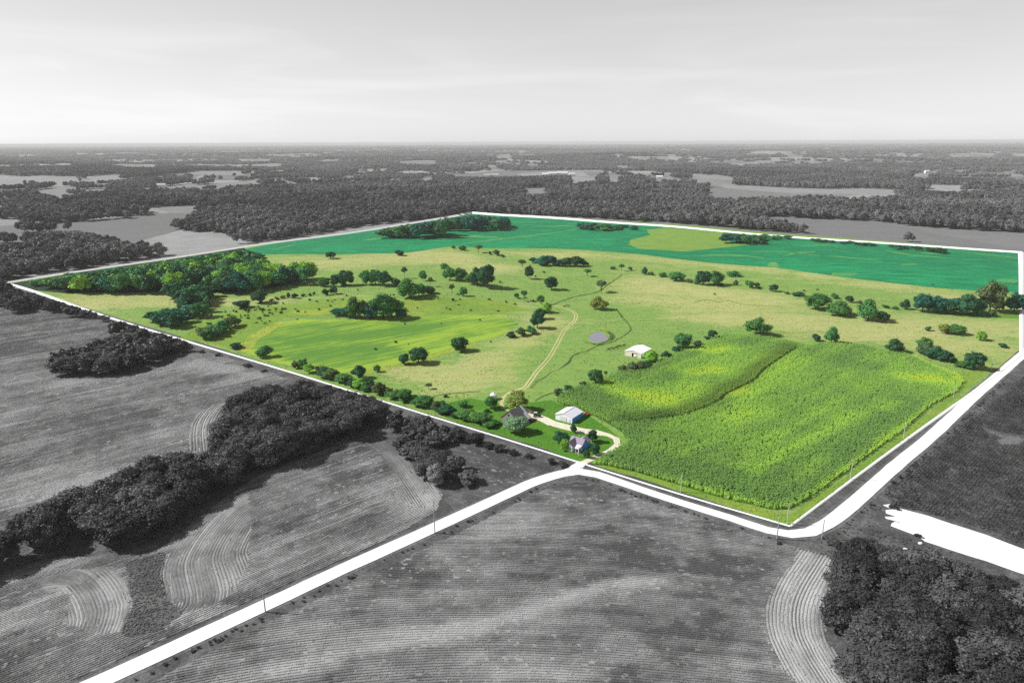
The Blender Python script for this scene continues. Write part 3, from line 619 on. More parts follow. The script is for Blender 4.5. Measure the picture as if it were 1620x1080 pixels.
# grey corn right of the road
gcpx = [(1412, 800), (1398, 780), (1420, 765), (1500, 695), (1560, 645), (1625, 592), (1700, 540), (1900, 560), (1900, 980), (1720, 900), (1620, 864), (1560, 841), (1500, 821), (1440, 805)]
drape('grey_corn_soil', PP(gcpx), VERGE, 2, {'w': lambda x, y: np.full(x.shape, .1)})
bare = [PP([(1570, 697), (1590, 687), (1622, 687), (1622, 700), (1605, 706), (1580, 706)]), PP([(1540, 673), (1562, 676), (1590, 690), (1580, 692)])]
gr_ = lambda x, y: pdist(x, y, EAST)
gx_, gy_ = rows_scatter(PP(gcpx), gr_, 0.95, 0.6, 0.1, lambda x, y: ~(inpoly(x, y, bare[0]) | inpoly(x, y, bare[1])))
gm = fbm(gr_(gx_, gy_) / 4, (gx_ + gy_) / 40, 1.0, 3) + fbm(gx_, gy_, 14, 5) - 1; gg = np.clip(0.09 * (1 + 1.5 * gm + rng.uniform(-.2, .2, len(gx_))), .02, .2)
print('greycorn', len(gx_))
scatter_obj('grey_corn_plants', np.stack([gx_, gy_, hz(gx_, gy_) + .04], 1), cornp, '', 'dark grey corn standing to the right of the white road', 'corn', cols=np.repeat(gg[:, None], 3, 1), scl=np.stack([np.ones(len(gx_)), np.ones(len(gx_)), .75 * rng.uniform(.8, 1.2, len(gx_))], 1))

tuftp = [proto('grass_tuft', *leafy(9, 1.0, 0.45, 0.3, .5, 40 + k), CROPLEAF) for k in range(3)]
def tufts(name, poly, n, colf, size, label, holes=()):
    xs = [p[0] for p in poly]; ys = [p[1] for p in poly]; x = rng.uniform(min(xs), max(xs), n); y = rng.uniform(max(60, min(ys)), max(ys), n)
    m = inpoly(x, y, poly) & (np.abs(x) < .8 * y + 45) & (fbm(x, y, 13, 61) + rng.uniform(-.2, .2, n) > .47)
    for h_ in holes: m &= ~inpoly(x, y, h_)
    m &= (pdist(x, y, road_c) > 3.4) & (pdist(x, y, drv) > 2.2) & (pdist(x, y, lane) > 2.2)
    x, y = x[m], y[m]; s = rng.uniform(*size, len(x)); print(name, len(x))
    scatter_obj(name, np.stack([x, y, hz(x, y) + .05], 1), tuftp, '', label, 'grass', cols=colf(x, y), scl=np.stack([s, s, s * .7], 1))
def gcol(x, y):
    w = np.clip(tan(x, y) + (fbm(x, y, 30, 3) - .5) * 2, 0, 1)[:, None]; v = rng.uniform(.85, 1.2, (len(x), 1))
    return (np.array(s2l((132, 166, 84))) * (1 - w) + np.array(s2l((190, 190, 130))) * w) * v * 1.15
tufts('pasture_tufts', PROP, 260000, gcol, (.4, 1.0), 'uneven grass and weed tufts over the green and tan pasture', (corn_poly, PP(mid_px), PP(teal_px), [(p[0], p[1]) for p in pr]))
vg = lambda x, y: np.repeat((.085 * rng.uniform(.6, 1.7, len(x)))[:, None], 3, 1)
GV = PP([(1290, 850), (1350, 800), (1440, 722), (1500, 672), (1640, 560), (1700, 520), (1720, 560), (1620, 598), (1500, 695), (1420, 766), (1398, 782), (1398, 798), (1395, 835), (1450, 856), (1500, 872), (1620, 912), (1720, 955), (1700, 1000), (1440, 880), (1330, 895), (1290, 865)])
tufts('verge_tufts', GV, 60000, vg, (.3, .8), 'rough grey grass on the verge round the gravel lot')
_ra, _rb = ribbon(road_c, 10.5); _rc, _rd = ribbon(road_c, 6.6); nn_ = int(len(road_c) * .5)
tufts('ditch_weeds', _rb[:nn_] + _rd[:nn_][::-1], 42000, lambda x, y: np.repeat((.055 * rng.uniform(.6, 1.7, len(x)))[:, None], 3, 1), (.5, 1.5), 'dark weeds in the ditch below the white road')
tufts('waterway_tufts', PP(HW), 6000, lambda x, y: vg(x, y) * 1.7, (.3, .8), 'rough grey grass in the waterway between the headlands')
# ------------------------------------------------------------------ trees

# ------------------------------------------------------------------ trees
def ico(sub):
    bm = bmesh.new(); bmesh.ops.create_icosphere(bm, subdivisions=sub, radius=1.0)
    v = [tuple(a.co) for a in bm.verts]; f = [tuple(x.index for x in a.verts) for a in bm.faces]; bm.free(); return np.array(v), f
ICO2 = ico(2); ICO1 = ico(1)
def crown(seed, nl, leaves, size, z0, shape='round', core=ICO2, corek=0.82):
    """crown in a unit box: lobes give the outline, loose leaf faces on every lobe break it up"""
    r_ = np.random.default_rng(seed); lob = []
    zc, rz_ = (z0 + 1) / 2, (1 - z0) / 2
    for k in range(nl):
        if k == 0: lob.append((0, 0, zc, 0.30, 0.30 * 1.2)); continue
        an = r_.uniform(0, 6.283); el = r_.uniform(-0.75, 1.0); c = math.sqrt(max(0, 1 - el * el))
        rad = r_.uniform(0.13, 0.22)
        if shape == 'round': k1, k2 = 0.5 - rad * .92, rz_ - rad * .9
        elif shape == 'flat': k1, k2 = 0.5 - rad * .85, (rz_ - rad * .9) * .8
        else: k1, k2 = (0.5 - rad * .8) * (0.75 if el > .3 else 1.0), rz_ - rad * .8
        j = r_.uniform(.82, 1.05)
        lob.append((math.cos(an) * c * k1 * j, math.sin(an) * c * k1 * j, zc + el * k2 * j, rad, rad * r_.uniform(.8, 1.15)))
    vs, fs = [], []
    cv, cf = core
    for (x, y, z, a, h) in lob:
        b = len(vs); nn = 1 + 0.22 * np.sin(cv[:, 0] * 7 + x * 30) * np.sin(cv[:, 1] * 6 + y * 30 + 1) * np.cos(cv[:, 2] * 5)
        for q, s_ in zip(cv, nn): vs.append((x + q[0] * a * corek * s_, y + q[1] * a * corek * s_, z + q[2] * h * corek * s_))
        fs += [tuple(i + b for i in f) for f in cf]
    areas = np.array([l[3] ** 2 for l in lob]); cnt = np.maximum(3, (leaves * areas / areas.sum()).astype(int))
    allv = []
    for (x, y, z, a, h), n in zip(lob, cnt):
        d = r_.normal(size=(n, 3)); d[:, 2] = np.where(d[:, 2] < -.3, -d[:, 2], d[:, 2]); d /= np.linalg.norm(d, axis=1)[:, None]
        rr = r_.uniform(.8, 1.12, n)
        rr *= 1 + .18 * np.sin(d[:, 0] * 9 + x * 40) * np.sin(d[:, 1] * 8 + y * 40) + .12 * np.sin(d[:, 2] * 11 + z * 50)
        p = np.stack([x + d[:, 0] * a * rr, y + d[:, 1] * a * rr, z + d[:, 2] * h * rr], 1)
        nrm = d + r_.normal(0, .55, (n, 3)); nrm[:, 2] += .35; nrm /= np.linalg.norm(nrm, axis=1)[:, None]
        t1 = np.cross(nrm, r_.normal(size=(n, 3))); t1 /= np.linalg.norm(t1, axis=1)[:, None]; t2 = np.cross(nrm, t1)
        s = size * r_.uniform(.6, 1.35, n)[:, None]
        allv.append(np.stack([p - t1 * s * .6, p - t2 * s * .45 + nrm * s * .1, p + t1 * s * .65, p + t2 * s * .5], 1).reshape(-1, 3))
    av = np.concatenate(allv); b = len(vs); m = len(av) // 4
    vs = np.concatenate([np.array(vs), av]); fs += [(b + 4 * i, b + 4 * i + 1, b + 4 * i + 2, b + 4 * i + 3) for i in range(m)]
    return vs, fs
def trunk_mesh(seed, hh=0.6):
    r_ = random.Random(seed); vs, fs = [], []
    def limb(p0, p1, r0, r1, n=6, seg=3):
        b = len(vs); a0, a1 = Vector(p0), Vector(p1)
        for s in range(seg + 1):
            t_ = s / seg; c = a0.lerp(a1, t_) + Vector((r_.uniform(-.01, .01), r_.uniform(-.01, .01), 0)) * (1 if 0 < s < seg else 0); rr = r0 + (r1 - r0) * t_
            for k in range(n): vs.append((c.x + rr * math.cos(6.283 * k / n), c.y + rr * math.sin(6.283 * k / n), c.z))
        for s in range(seg):
            for k in range(n): fs.append((b + s * n + k, b + s * n + (k + 1) % n, b + (s + 1) * n + (k + 1) % n, b + (s + 1) * n + k))
    limb((0, 0, -.06), (0, 0, hh * .55), .035, .022)
    for k in range(4):
        an = k * 1.57 + r_.uniform(-.4, .4); limb((0, 0, hh * r_.uniform(.35, .5)), (math.cos(an) * .22, math.sin(an) * .22, hh * r_.uniform(.95, 1.2)), .015, .006, 5, 2)
    return vs, fs
def mk(name, vf, mat):
    me = bpy.data.meshes.new(name); me.from_pydata([tuple(map(float, v)) for v in vf[0]], [], vf[1]); me.materials.append(mat); return me
SPEC = [('round', 16), ('flat', 18), ('round', 22), ('tall', 14), ('flat', 14), ('round', 12)]
CR_HI = [mk('crown', crown(100 + k, nl + 6, 5200, 0.040, 0.0, s), LEAF) for k, (s, nl) in enumerate(SPEC)]
CR_MD = [mk('crown', crown(200 + k, nl + 4, 2000, 0.055, -0.04, s, ICO1, .86), LEAF) for k, (s, nl) in enumerate(SPEC)]
CR_OPEN = mk('crown', crown(333, 11, 900, 0.07, 0.28, 'flat', ICO1, .55), LEAF)
SH_MD = [mk('foliage', crown(300 + k, 12, 1300, 0.068, -0.18, 'flat', ICO1, .86), LEAF) for k in range(4)]
TR = [mk('trunk', trunk_mesh(k), BARK) for k in range(3)]; TRG = [mk('trunk', trunk_mesh(k), BARK_G) for k in range(3)]
FAR_P = [proto('far_crown', *crown(400 + k, 8, 330, 0.12, -0.02, ('round', 'flat', 'tall')[k % 3], ICO1, .88), LEAF_I) for k in range(6)]
CLUMP_P = [proto('far_clump', *crown(450 + k, 14, 220, 0.09, -0.1, 'flat', ICO1, .92), LEAF_I) for k in range(3)]

GRN = dict(d=(36, 68, 42), m=(54, 92, 46), l=(92, 128, 44), o=(98, 106, 42), g=(98, 122, 88), t=(28, 72, 58), w=(50, 90, 52), b=(66, 80, 48))
def green(k, v=0.15):
    c = np.array(s2l(GRN[k])) * 2.0; f = 1 + random.uniform(-v, v * 1.4); q = random.uniform(-.12, .12)
    return (c[0] * f * (1 + q), c[1] * f, c[2] * f * (1 - q))
def grey(a, v=0.3):
    g = a * (1 + random.uniform(-v, v * 1.3)); return (g, g, g)
TREES = []
def add_tree(x, y, w, h, col, label, name='tree', kind='tree', group=None, grey_=False, forced=False, form=None):
    TREES.append(dict(x=x, y=y, w=w, h=h, col=col, label=section(label, x, y), name=name, kind=kind, group=group, g=grey_, forced=forced, form=form))
def line_px(px): return 448 + (px - 9) * (832 - 448) / (1250 - 9)
def section(label, x, y):
    px = proj(x, y, 0)[0]
    for key, cuts in SECTIONS.items():
        if key in label:
            for lim, txt in cuts:
                if px < lim: return label + txt
    return label
SECTIONS = {'grey tree in the long tree belt': ((150, ', at its left end'), (300, ', by the tip above the hooked rows'), (430, ', in its narrow middle'), (2000, ', at its broad upper end')),
 'lower right grove': ((1420, ', on its edge by the curved rows'), (1540, ', in its middle'), (2000, ', towards its right side')),
 'left corner wood': ((200, ', at its pointed end'), (340, ', in its middle'), (2000, ', at its broad right end')),
 'low weed bush':((2000, ''),),
 'tree in the oval grove': ((180, ', left half'), (2000, ', right half'))}
def at_px(px, py, wpx, hpx, tone, label, kind='tree', group=None, grey_=False, name=None, form=None):
    x, y = P(px, py); s = slant(x, y) / FP * 1.08; de = math.asin(CAM_H / slant(x, y))
    w = wpx * s; h = max((hpx * s - w * math.sin(de) * .25) / math.cos(de), .55 * w if kind == 'tree' else .35 * w)
    # the crown's middle stands above its base: shift the base back by the crown's own depth
    add_tree(x, y, w, h, grey(tone) if grey_ else green(tone), label, name or ('tree' if kind == 'tree' else 'shrub'), kind, group, grey_, True, form)
def grove(px, spacing, hr, wr, tones, label, group, grey_=False, kind='tree', name='tree', jit=.38, clip=None):
    poly = PP(px); xs = [p[0] for p in poly]; ys = [p[1] for p in poly]; j = 0; y = min(ys)
    while y < max(ys):
        x = min(xs) + (spacing / 2 if j % 2 else 0)
        while x < max(xs):
            a, b = x + random.uniform(-jit, jit) * spacing, y + random.uniform(-jit, jit) * spacing
            if bool(inpoly(np.array([a]), np.array([b]), poly)[0]):
                h = random.uniform(*hr); w = random.uniform(*wr)
                tn = random.choice(tones)
                add_tree(a, b, w, h, grey(tn) if grey_ else green(tn), label, name, kind, group, grey_)
            x += spacing
        y += spacing * .87; j += 1

# --- single trees and bushes inside the property: px, py of the base, width and height in px, tone, label
S = [
 (948, 489, 25, 20, 'o', 'olive round tree alone in the pasture straight above the pond'),
 (951, 462, 17, 18, 'b', 'loose-crowned tree at the lower end of the dark ditch line above the pond', 'open'),
 (929, 437, 12, 11, 'm', 'small spreading tree alone on the slope left of the ditch line top', 'open'),
 (826, 424, 13, 13, 'b', 'thin bare-looking tree beside the start of the pasture hedge', 'open'),
 (837, 441, 13, 20, 'd', 'narrow dark tree standing just below the thin bare-looking tree'),
 (872, 458, 20, 22, 'd', 'dark compact tree alone between the hedge row and the end of the lane'),
 (817, 472, 8, 9, 'm', 'tiny round tree, left one of the small pair above the lane end'),
 (829, 476, 11, 16, 'm', 'upright small tree, right one of the small pair above the lane end', 'open'),
 (727, 555, 26, 23, 'd', 'round dark tree alone on the lower edge of the green crop field'),
 (662, 574, 28, 26, 'd', 'wide dark tree at the corner of the green crop field and tan pasture'),
 (640, 576, 16, 17, 'd', 'smaller dark tree touching the wide one at the crop field corner'),
 (568, 598, 20, 20, 'd', 'dark bushy tree below the yellow tip of the green crop field'),
 (597, 588, 10, 11, 'm', 'little tree on the yellow strip under the green crop field'),
 (598, 624, 20, 18, 'b', 'brownish round tree just inside the white band below the crop field'),
 (678, 615, 10, 9, 'b', 'tiny loose tree alone in the tan hollow of the lower pasture', 'open'),
 (777, 646, 20, 20, 'm', 'round tree directly in front of the white grain bin'),
 (819, 648, 30, 31, 'o', 'big yellow-olive tree behind the grey barn with a long shadow'),
 (797, 694, 34, 27, 'g', 'large silvery green tree in front of the grey barn'),
 (907, 684, 10, 14, 'd', 'small dark tree between the driveway and the back of the farmhouse'),
 (884, 719, 14, 18, 'l', 'lime green tree at the left front corner of the farmhouse'),
 (937, 699, 15, 20, 'd', 'dark tree against the right rear wall of the farmhouse'),
 (941, 719, 14, 18, 'd', 'dark conical tree on the lawn inside the driveway bend'),
 (928, 724, 10, 13, 'd', 'small dark tree at the right front corner of the farmhouse'),
 (412, 479, 22, 20, 'd', 'dark spreading tree alone in the gap between wood and weedy slope'),
 (523, 409, 15, 11, 'd', 'small dark tree alone on tan pasture just under the teal field, left part'),
 (669, 444, 12, 17, 'm', 'slender mid green tree between the creekside clump and the two middle clumps'),
 (681, 453, 7, 14, 'b', 'thin spindly tree right of the creekside clump', 'open'),
 (640, 440, 8, 17, 'b', 'tall thin tree with a small top above the creekside clump', 'open'),
 (715, 465, 8, 15, 'b', 'spindly bare-stemmed tree on the fence line below the middle clumps', 'open'),
 (733, 468, 12, 14, 'm', 'small round tree on the fence line below the middle clumps'),
 (757, 400, 12, 12, 'b', 'loose small tree on the hedge corner below the teal field', 'open'),
 (983, 429, 8, 11, 'm', 'small upright tree on the hedge right of the long hedge row', 'open'),
 (1019, 434, 9, 11, 'd', 'small dark tree beside the top of the dark ditch line'),
 (1186, 455, 14, 12, 'm', 'small round tree second right of the big pasture hedge clump'),
 (1223, 461, 12, 12, 'd', 'small dark tree farthest right before the bare stretch of hedge'),
 (1293, 489, 31, 24, 'm', 'wide tree at the left end of the straggling pasture trees'),
 (1328, 498, 33, 18, 'm', 'low broad tree between the two taller straggling pasture trees'),
 (1373, 506, 28, 28, 'm', 'tallest of the straggling pasture trees, rounded crown'),
 (1395, 509, 16, 15, 'd', 'small tree at the right foot of the tallest straggling tree'),
 (1343, 478, 11, 10, 'd', 'small dark round tree behind the straggling pasture trees'),
 (1431, 489, 12, 13, 'd', 'small dark tree left of the dense row near the right edge'),
 (1565, 493, 29, 40, 'b', 'tallest brownish tree rising above the dense row near the right edge'),
 (1493, 527, 14, 13, 'o', 'olive small tree, left of the close pair in tan pasture'),
 (1512, 528, 21, 13, 'm', 'wider green tree, right of the close pair in tan pasture'),
 (1551, 538, 12, 12, 'l', 'small light green tree alone in tan pasture near the right edge'),
 (1414, 556, 22, 18, 'd', 'dark globe-shaped tree on the upper edge of the corn'),
 (1461, 552, 18, 16, 'm', 'tree with a leaning top behind the dark bushes above the corn'),
 (1541, 583, 24, 24, 'd', 'dark star-shaped tree beside the upper right corner of the corn'),
 (1198, 529, 34, 24, 'm', 'big rounded tree on the upper edge of the corn in its middle'),
 (1315, 542, 18, 22, 'm', 'neat upright tree on tan pasture just above the corn'),
 (1080, 550, 25, 24, 'm', 'rounded tree with a shadow left of the corn field top corner'),
 (1127, 535, 13, 14, 'd', 'small dark pointed tree on the corn field top corner'),
 (1028, 571, 21, 17, 'l', 'bright green tree against the right side of the white pole barn'),
 (942, 608, 21, 25, 'm', 'upright tree on the ditch between the farm shed and the pole barn'),
 (958, 597, 6, 10, 'b', 'thin tiny tree just right of the upright ditch tree', 'open'),
 (862, 494, 19, 16, 'l', 'lighter tree at the top of the dark trio by the lane'),
 (855, 504, 18, 17, 'd', 'middle tree of the dark trio by the lane'),
 (850, 519, 21, 26, 'd', 'lowest and darkest tree of the trio by the lane'),
 (855, 481, 12, 15, 'm', 'small tree just above the trio by the lane'),
]
for q in S:
    at_px(q[0], q[1], q[2], q[3], q[4], q[5], form=q[6] if len(q) > 6 else None)
B = [
 (732, 644, 20, 12, 'm', 'round bush in bright grass left of the grain bin'),
 (888, 698, 29, 17, 'd', 'wide dark bush on the lawn left behind the farmhouse'),
 (631, 404, 17, 9, 'd', 'dark bush on the border of the teal field and tan pasture'),
 (383, 487, 25, 13, 'd', 'wide low bush at the head of the weedy slope'),
 (352, 556, 20, 9, 'd', 'dark flat bush touching the white band below the weedy slope'),
 (395, 571, 25, 19, 'm', 'large dark bush at the left tip of the green crop field'),
 (467, 472, 10, 9, 'd', 'round bush on the fence line at the head of the weedy slope'),
 (515, 467, 11, 11, 'd', 'dark bush near the end of the weedy slope fence line'),
 (717, 476, 6, 5, 'd', 'tiny bush in the weedy field below the spindly tree'),
 (1163, 437, 24, 9, 'm', 'low wide bush in the grass behind the hedge clump'),
 (1198, 454, 8, 8, 'b', 'small bush right of the second hedge tree'),
 (1163, 451, 8, 9, 'b', 'small loose bush right of the big hedge clump'),
 (1263, 468, 18, 6, 'd', 'flat bush on the bare stretch of hedge'),
 (1320, 472, 12, 8, 'm', 'low bush between the straggling pasture trees and small dark tree'),
 (1570, 501, 9, 9, 'b', 'small bush in the bright strip under the tallest brownish tree'),
 (1468, 523, 9, 7, 'm', 'small bush alone left of the close pair'),
 (1586, 549, 13, 6, 'd', 'low bush near the right edge of the pasture'),
 (1523, 581, 24, 9, 'm', 'low bush at the foot of the dark star-shaped tree'),
 (1290, 539, 14, 11, 'd', 'dark bush left of the neat upright tree above the corn'),
 (1071, 557, 17, 11, 'd', 'dark bush at the left foot of the rounded tree by the corn'),
 (1103, 546, 17, 9, 'd', 'dark bush right of the rounded tree by the corn'),
 (1118, 537, 10, 6, 'd', 'low bush left of the small dark pointed tree'),
 (1052, 566, 17, 12, 'd', 'dark round bush right of the white pole barn'),
 (923, 611, 13, 9, 'd', 'bush left of the upright ditch tree'),
 (900, 618, 19, 10, 'd', 'wide bush, right one of the two on the small ditch'),
 (883, 624, 17, 11, 'b', 'brownish bush, left one of the two on the small ditch'),
 (545, 452, 10, 6, 'm', 'low bush at the left foot of the creekside clump'),
]
for q in B: at_px(q[0], q[1], q[2], q[3], q[4], q[5], 'shrub')
def many(lst, label, group, tone, kind='tree', grey_=False, name=None):
    for (px, py, w, h) in lst: at_px(px, py, w, h, random.choice(tone), label, kind, group, grey_, name)
many([(547, 451, 24, 23), (580, 450, 19, 22), (594, 450, 20, 23), (608, 452, 22, 22), (626, 453, 14, 15), (648, 471, 31, 30), (663, 468, 22, 20), (677, 464, 20, 10)], 'green tree in the creekside clump left of the middle of the pasture', 'creekside clump', 'dmm')
many([(513, 453, 16, 14), (530, 453, 12, 18), (528, 465, 12, 12)], 'small green tree in the loose trio left of the creekside clump', 'loose trio', 'dm')
many([(703, 428, 12, 12), (712, 443, 20, 20), (727, 444, 22, 20)], 'dark tree in the left one of two round clumps in mid pasture', 'left round clump', 'dm')
many([(747, 449, 22, 17), (755, 451, 23, 27), (770, 455, 27, 36)], 'dark tree in the taller right one of two round clumps in mid pasture', 'right round clump', 'dm')
many([(533, 499, 18, 12), (550, 501, 22, 16), (563, 502, 25, 31), (577, 502, 21, 25), (590, 503, 27, 26), (607, 503, 37, 39), (620, 502, 32, 32), (635, 503, 17, 16)], 'dark green tree in the big clump on top of the green crop field', 'crop field clump', 'dmmt')
many([(843, 416, 12, 9), (858, 420, 21, 15), (870, 420, 20, 16), (885, 421, 16, 12), (898, 421, 18, 14), (912, 421, 21, 16), (926, 421, 10, 8)], 'dark tree in the long hedge row under the teal field', 'long hedge row', 'dmt')
many([(717, 393, 7, 5), (732, 396, 13, 8), (775, 403, 7, 6), (785, 404, 13, 10), (795, 407, 8, 5)], 'small bush in the hedge curving down from the teal field', 'curving hedge', 'dmb', 'shrub')
many([(997, 428, 7, 7), (1030, 435, 10, 6), (1050, 438, 15, 8), (1090, 447, 12, 7), (1100, 449, 10, 6), (1140, 452, 10, 5), (1200, 457, 8, 5), (1245, 465, 8, 4), (1360, 480, 8, 5), (1400, 487, 10, 5), (1415, 489, 9, 5), (970, 426, 10, 5)], 'low bush strung along the pasture hedge line', 'pasture hedge bushes', 'dmb', 'shrub')
many([(1070, 444, 23, 14), (1112, 450, 23, 21), (1130, 451, 25, 21)], 'dark tree in the rounded clump on the pasture hedge', 'hedge clump', 'dm')
many([(1459, 493, 25, 25), (1482, 494, 26, 22), (1497, 496, 21, 18), (1512, 495, 23, 21), (1530, 497, 31, 26), (1545, 494, 19, 18), (1581, 491, 10, 13), (1604, 493, 21, 24), (1613, 493, 13, 21)], 'dark tree in the dense row under the right end of the teal field', 'dense right row', 'dtd')
many([(1462, 561, 20, 17), (1478, 568, 23, 20), (1494, 572, 20, 17), (1505, 573, 12, 10)], 'dark bush in the tight clump above the corn field corner', 'clump above the corn', 'db', 'shrub')
many([(808, 533, 17, 11), (824, 531, 19, 15), (840, 528, 18, 14)], 'dark bush in the mound at the right tip of the green crop field', 'mound of bushes', 'dm', 'shrub')
many([(987, 588, 18, 12), (1000, 586, 21, 16), (1014, 584, 21, 16), (1025, 581, 15, 12)], 'grey-green bush in the hedge in front of the pole barn', 'pole barn hedge', 'bdb', 'shrub')
many([(438, 474, 8, 5), (448, 472, 9, 5), (456, 471, 6, 9), (480, 469, 7, 5), (490, 468, 6, 5), (430, 476, 7, 4), (497, 466, 5, 5)], 'small bush on the fence line above the weedy slope', 'fence line bushes', 'db', 'shrub')
many([(506, 599, 18, 14), (522, 598, 20, 15), (534, 608, 25, 15), (558, 612, 18, 12), (575, 620, 16, 10), (610, 634, 18, 12), (631, 639, 22, 20), (658, 648, 29, 15), (688, 658, 14, 8)], 'green bushy tree just inside the white band below the lower pasture', 'trees inside the band', 'dmm')
many([(722, 668, 28, 16), (750, 676, 28, 19)], 'green domed tree crown poking up over the white band by the farm', 'domed trees by the band', 'mm')
for k in range(26):
    px = 470 + k * 12 + random.uniform(-5, 5); py = line_px(px) - random.uniform(5, 13)
    at_px(px, py, random.uniform(12, 24), random.uniform(9, 17), random.choice('dmmbl'), 'green bushy tree in the brush strip just inside the white band', 'tree', 'brush strip inside the band')
many([(700, 640, 12, 8), (715, 652, 16, 10), (745, 655, 14, 8), (762, 662, 18, 12), (770, 652, 10, 7), (785, 672, 14, 10), (705, 628, 8, 5)], 'small green bush in the bright grass left of the old barn', 'farmyard bushes', 'dml', 'shrub')
# scattered little bushes on the weedy slope
for k in range(75):
    px = random.gauss(405, 42); py = random.gauss(497 - (px - 400) * .10, 9)
    if not (325 < px < 490 and 478 < py < 545): continue
    at_px(px, py, random.uniform(2.5, 5.5), random.uniform(2, 4), random.choice('dmm'), 'tiny dark bush dotted over the weedy slope', 'shrub', 'dots on the weedy slope')
for k in range(80):
    px, py = (random.uniform(560, 1560), random.uniform(425, 560)) if k < 40 else (random.uniform(440, 860), random.uniform(460, 496))
    if 880 < px and py > 440 + (px - 880) * .13: continue
    at_px(px, py, random.uniform(2.5, 5), random.uniform(2, 4), random.choice('dmb'), 'tiny bush scattered over open pasture', 'shrub', 'dots on the pasture')
# woods inside the property
grove([(30, 453), (140, 432), (260, 420), (380, 413), (412, 424), (425, 441), (470, 438), (490, 441), (494, 451), (420, 458), (370, 466), (300, 463), (100, 466), (50, 459)], 11, (12, 17), (14, 21), 'wtdmwl', 'green tree in the left corner wood', 'left corner wood')
grove([(268, 470), (300, 466), (330, 470), (325, 485), (335, 492), (300, 495), (275, 480)], 10, (10, 14), (13, 18), 'wdm', 'green tree in the tongue of wood reaching down from the corner wood', 'tongue of wood')
grove([(203, 521), (250, 506), (300, 496), (345, 490), (350, 496), (310, 508), (275, 520), (252, 529), (215, 528)], 9, (7, 10), (11, 15), 'tdw', 'dark tree in the hedge of trees left of the weedy slope', 'slope tree hedge')
grove([(285, 541), (330, 528), (365, 514), (378, 514), (360, 526), (320, 541)], 7, (4.5, 7), (8, 12), 'mwb', 'mid green low tree in the short strip on the weedy slope', 'slope strip')
grove([(597, 378), (640, 379), (708, 376.5), (708, 371), (640, 368), (600, 371)], 15, (18, 24), (20, 27), 'tw', 'dark tree in the block of wood standing in the teal field', 'teal field wood')
grove([(645, 366), (700, 366), (812, 364.5), (812, 359), (745, 347), (700, 352), (648, 361)], 15, (15, 20), (18, 25), 'tw', 'dark tree in the long wood behind the teal field block', 'teal field long wood')
grove([(917, 364), (1000, 366), (1018, 362), (960, 357), (917, 356)], 14, (14, 18), (16, 22), 'tw', 'dark tree in the small wood against the far white band', 'far band wood')
grove([(1141, 386), (1195, 387), (1225, 381), (1262, 378), (1210, 374), (1145, 375)], 13, (15, 19), (15, 20), 'tw', 'dark tree in the wood right of the lime hay field', 'lime field wood')
grove([(1285, 382), (1390, 391), (1392, 388), (1285, 379)], 11, (8, 12), (10, 15), 'td', 'dark low tree along the far right white band', 'far right band trees')
grove([(1410, 394), (1490, 401), (1492, 396), (1410, 390)], 11, (8, 12), (10, 15), 'td', 'dark low tree along the far right white band, farther right', 'farther right band trees')
# grey woods in the near country
grove([(-120, 915), (30, 868), (100, 828), (170, 798), (240, 765), (300, 755), (345, 738), (365, 690), (372, 652), (420, 637), (500, 632), (590, 655), (620, 666), (560, 690), (520, 700), (470, 728), (400, 745), (330, 788), (262, 838), (215, 876), (150, 866), (60, 880), (-120, 940)], 7.8, (8.5, 12.5), (10, 15.5), (.065, .078, .092, .078), 'dark grey tree in the long tree belt', 'long tree belt', True)
grove([(622, 672), (665, 668), (700, 695), (688, 722), (735, 752), (745, 765), (690, 772), (665, 742), (640, 715), (622, 690)], 6, (4, 6.5), (6.5, 10), (.07, .085), 'grey bushy tree in the strip below the white band', 'bushy strip', True)
at_px(692, 766, 27, 32, .21, 'pale silvery grey tree at the tip of the bushy strip', grey_=True)
many([(705, 690, 26, 22), (725, 697, 30, 24), (752, 703, 28, 24), (775, 708, 18, 12), (790, 713, 20, 12), (812, 719, 16, 9), (835, 724, 15, 8), (872, 733, 14, 9), (890, 737, 18, 9)], 'dark grey bush right under the white band left of the road junction', 'bushes under the band', (.05, .06), 'shrub', True)
grove([(88, 592), (135, 598), (205, 590), (270, 565), (300, 552), (275, 545), (205, 545), (165, 556), (100, 577)], 8.2, (8, 11), (10.5, 15), (.075, .09), 'dark grey tree in the oval grove', 'oval grove', True)
grove([(185, 520), (225, 532), (300, 552), (270, 558), (180, 540), (172, 528)], 7.5, (8, 10), (8, 11), (.075, .09), 'dark grey tree in the top of the oval wood beside the band', 'oval grove top', True)
grove([(-40, 480), (30, 491), (60, 492), (150, 508), (178, 516), (165, 502), (100, 484), (20, 462), (-40, 455)], 7.5, (7, 10), (8, 12), (.06, .075), 'grey tree in the narrow belt outside the left end of the white band', 'narrow belt', True)
many([(200, 520, 12, 8), (228, 532, 12, 7), (320, 558, 10, 5), (345, 563, 9, 5), (392, 580, 14, 6), (418, 588, 10, 4)], 'small grey bush on the ground beside the band above the tree belt', 'band bushes', (.06, .07), 'shrub', True)
at_px(30, 494, 24, 18, .06, 'round dark grey tree at the upper left field edge', grey_=True)
grove([(1335, 915), (1350, 897), (1440, 892), (1540, 918), (1640, 975), (1760, 1040), (1760, 1400), (1480, 1400), (1400, 1120), (1345, 1060), (1322, 1025), (1316, 990), (1316, 950)], 6.6, (6.5, 10.0), (8.5, 12.5), (.05, .06, .075, .10), 'dark grey tree in the lower right grove', 'lower right grove', True)
grove([(1306, 858), (1318, 843), (1360, 845), (1385, 862), (1380, 875), (1350, 880), (1325, 868)], 2.7, (1.5, 2.8), (2.4, 4.0), (.06, .085, .11), 'small grey bush in the thicket at the road corner', 'road corner thicket', True, 'shrub', 'shrub')
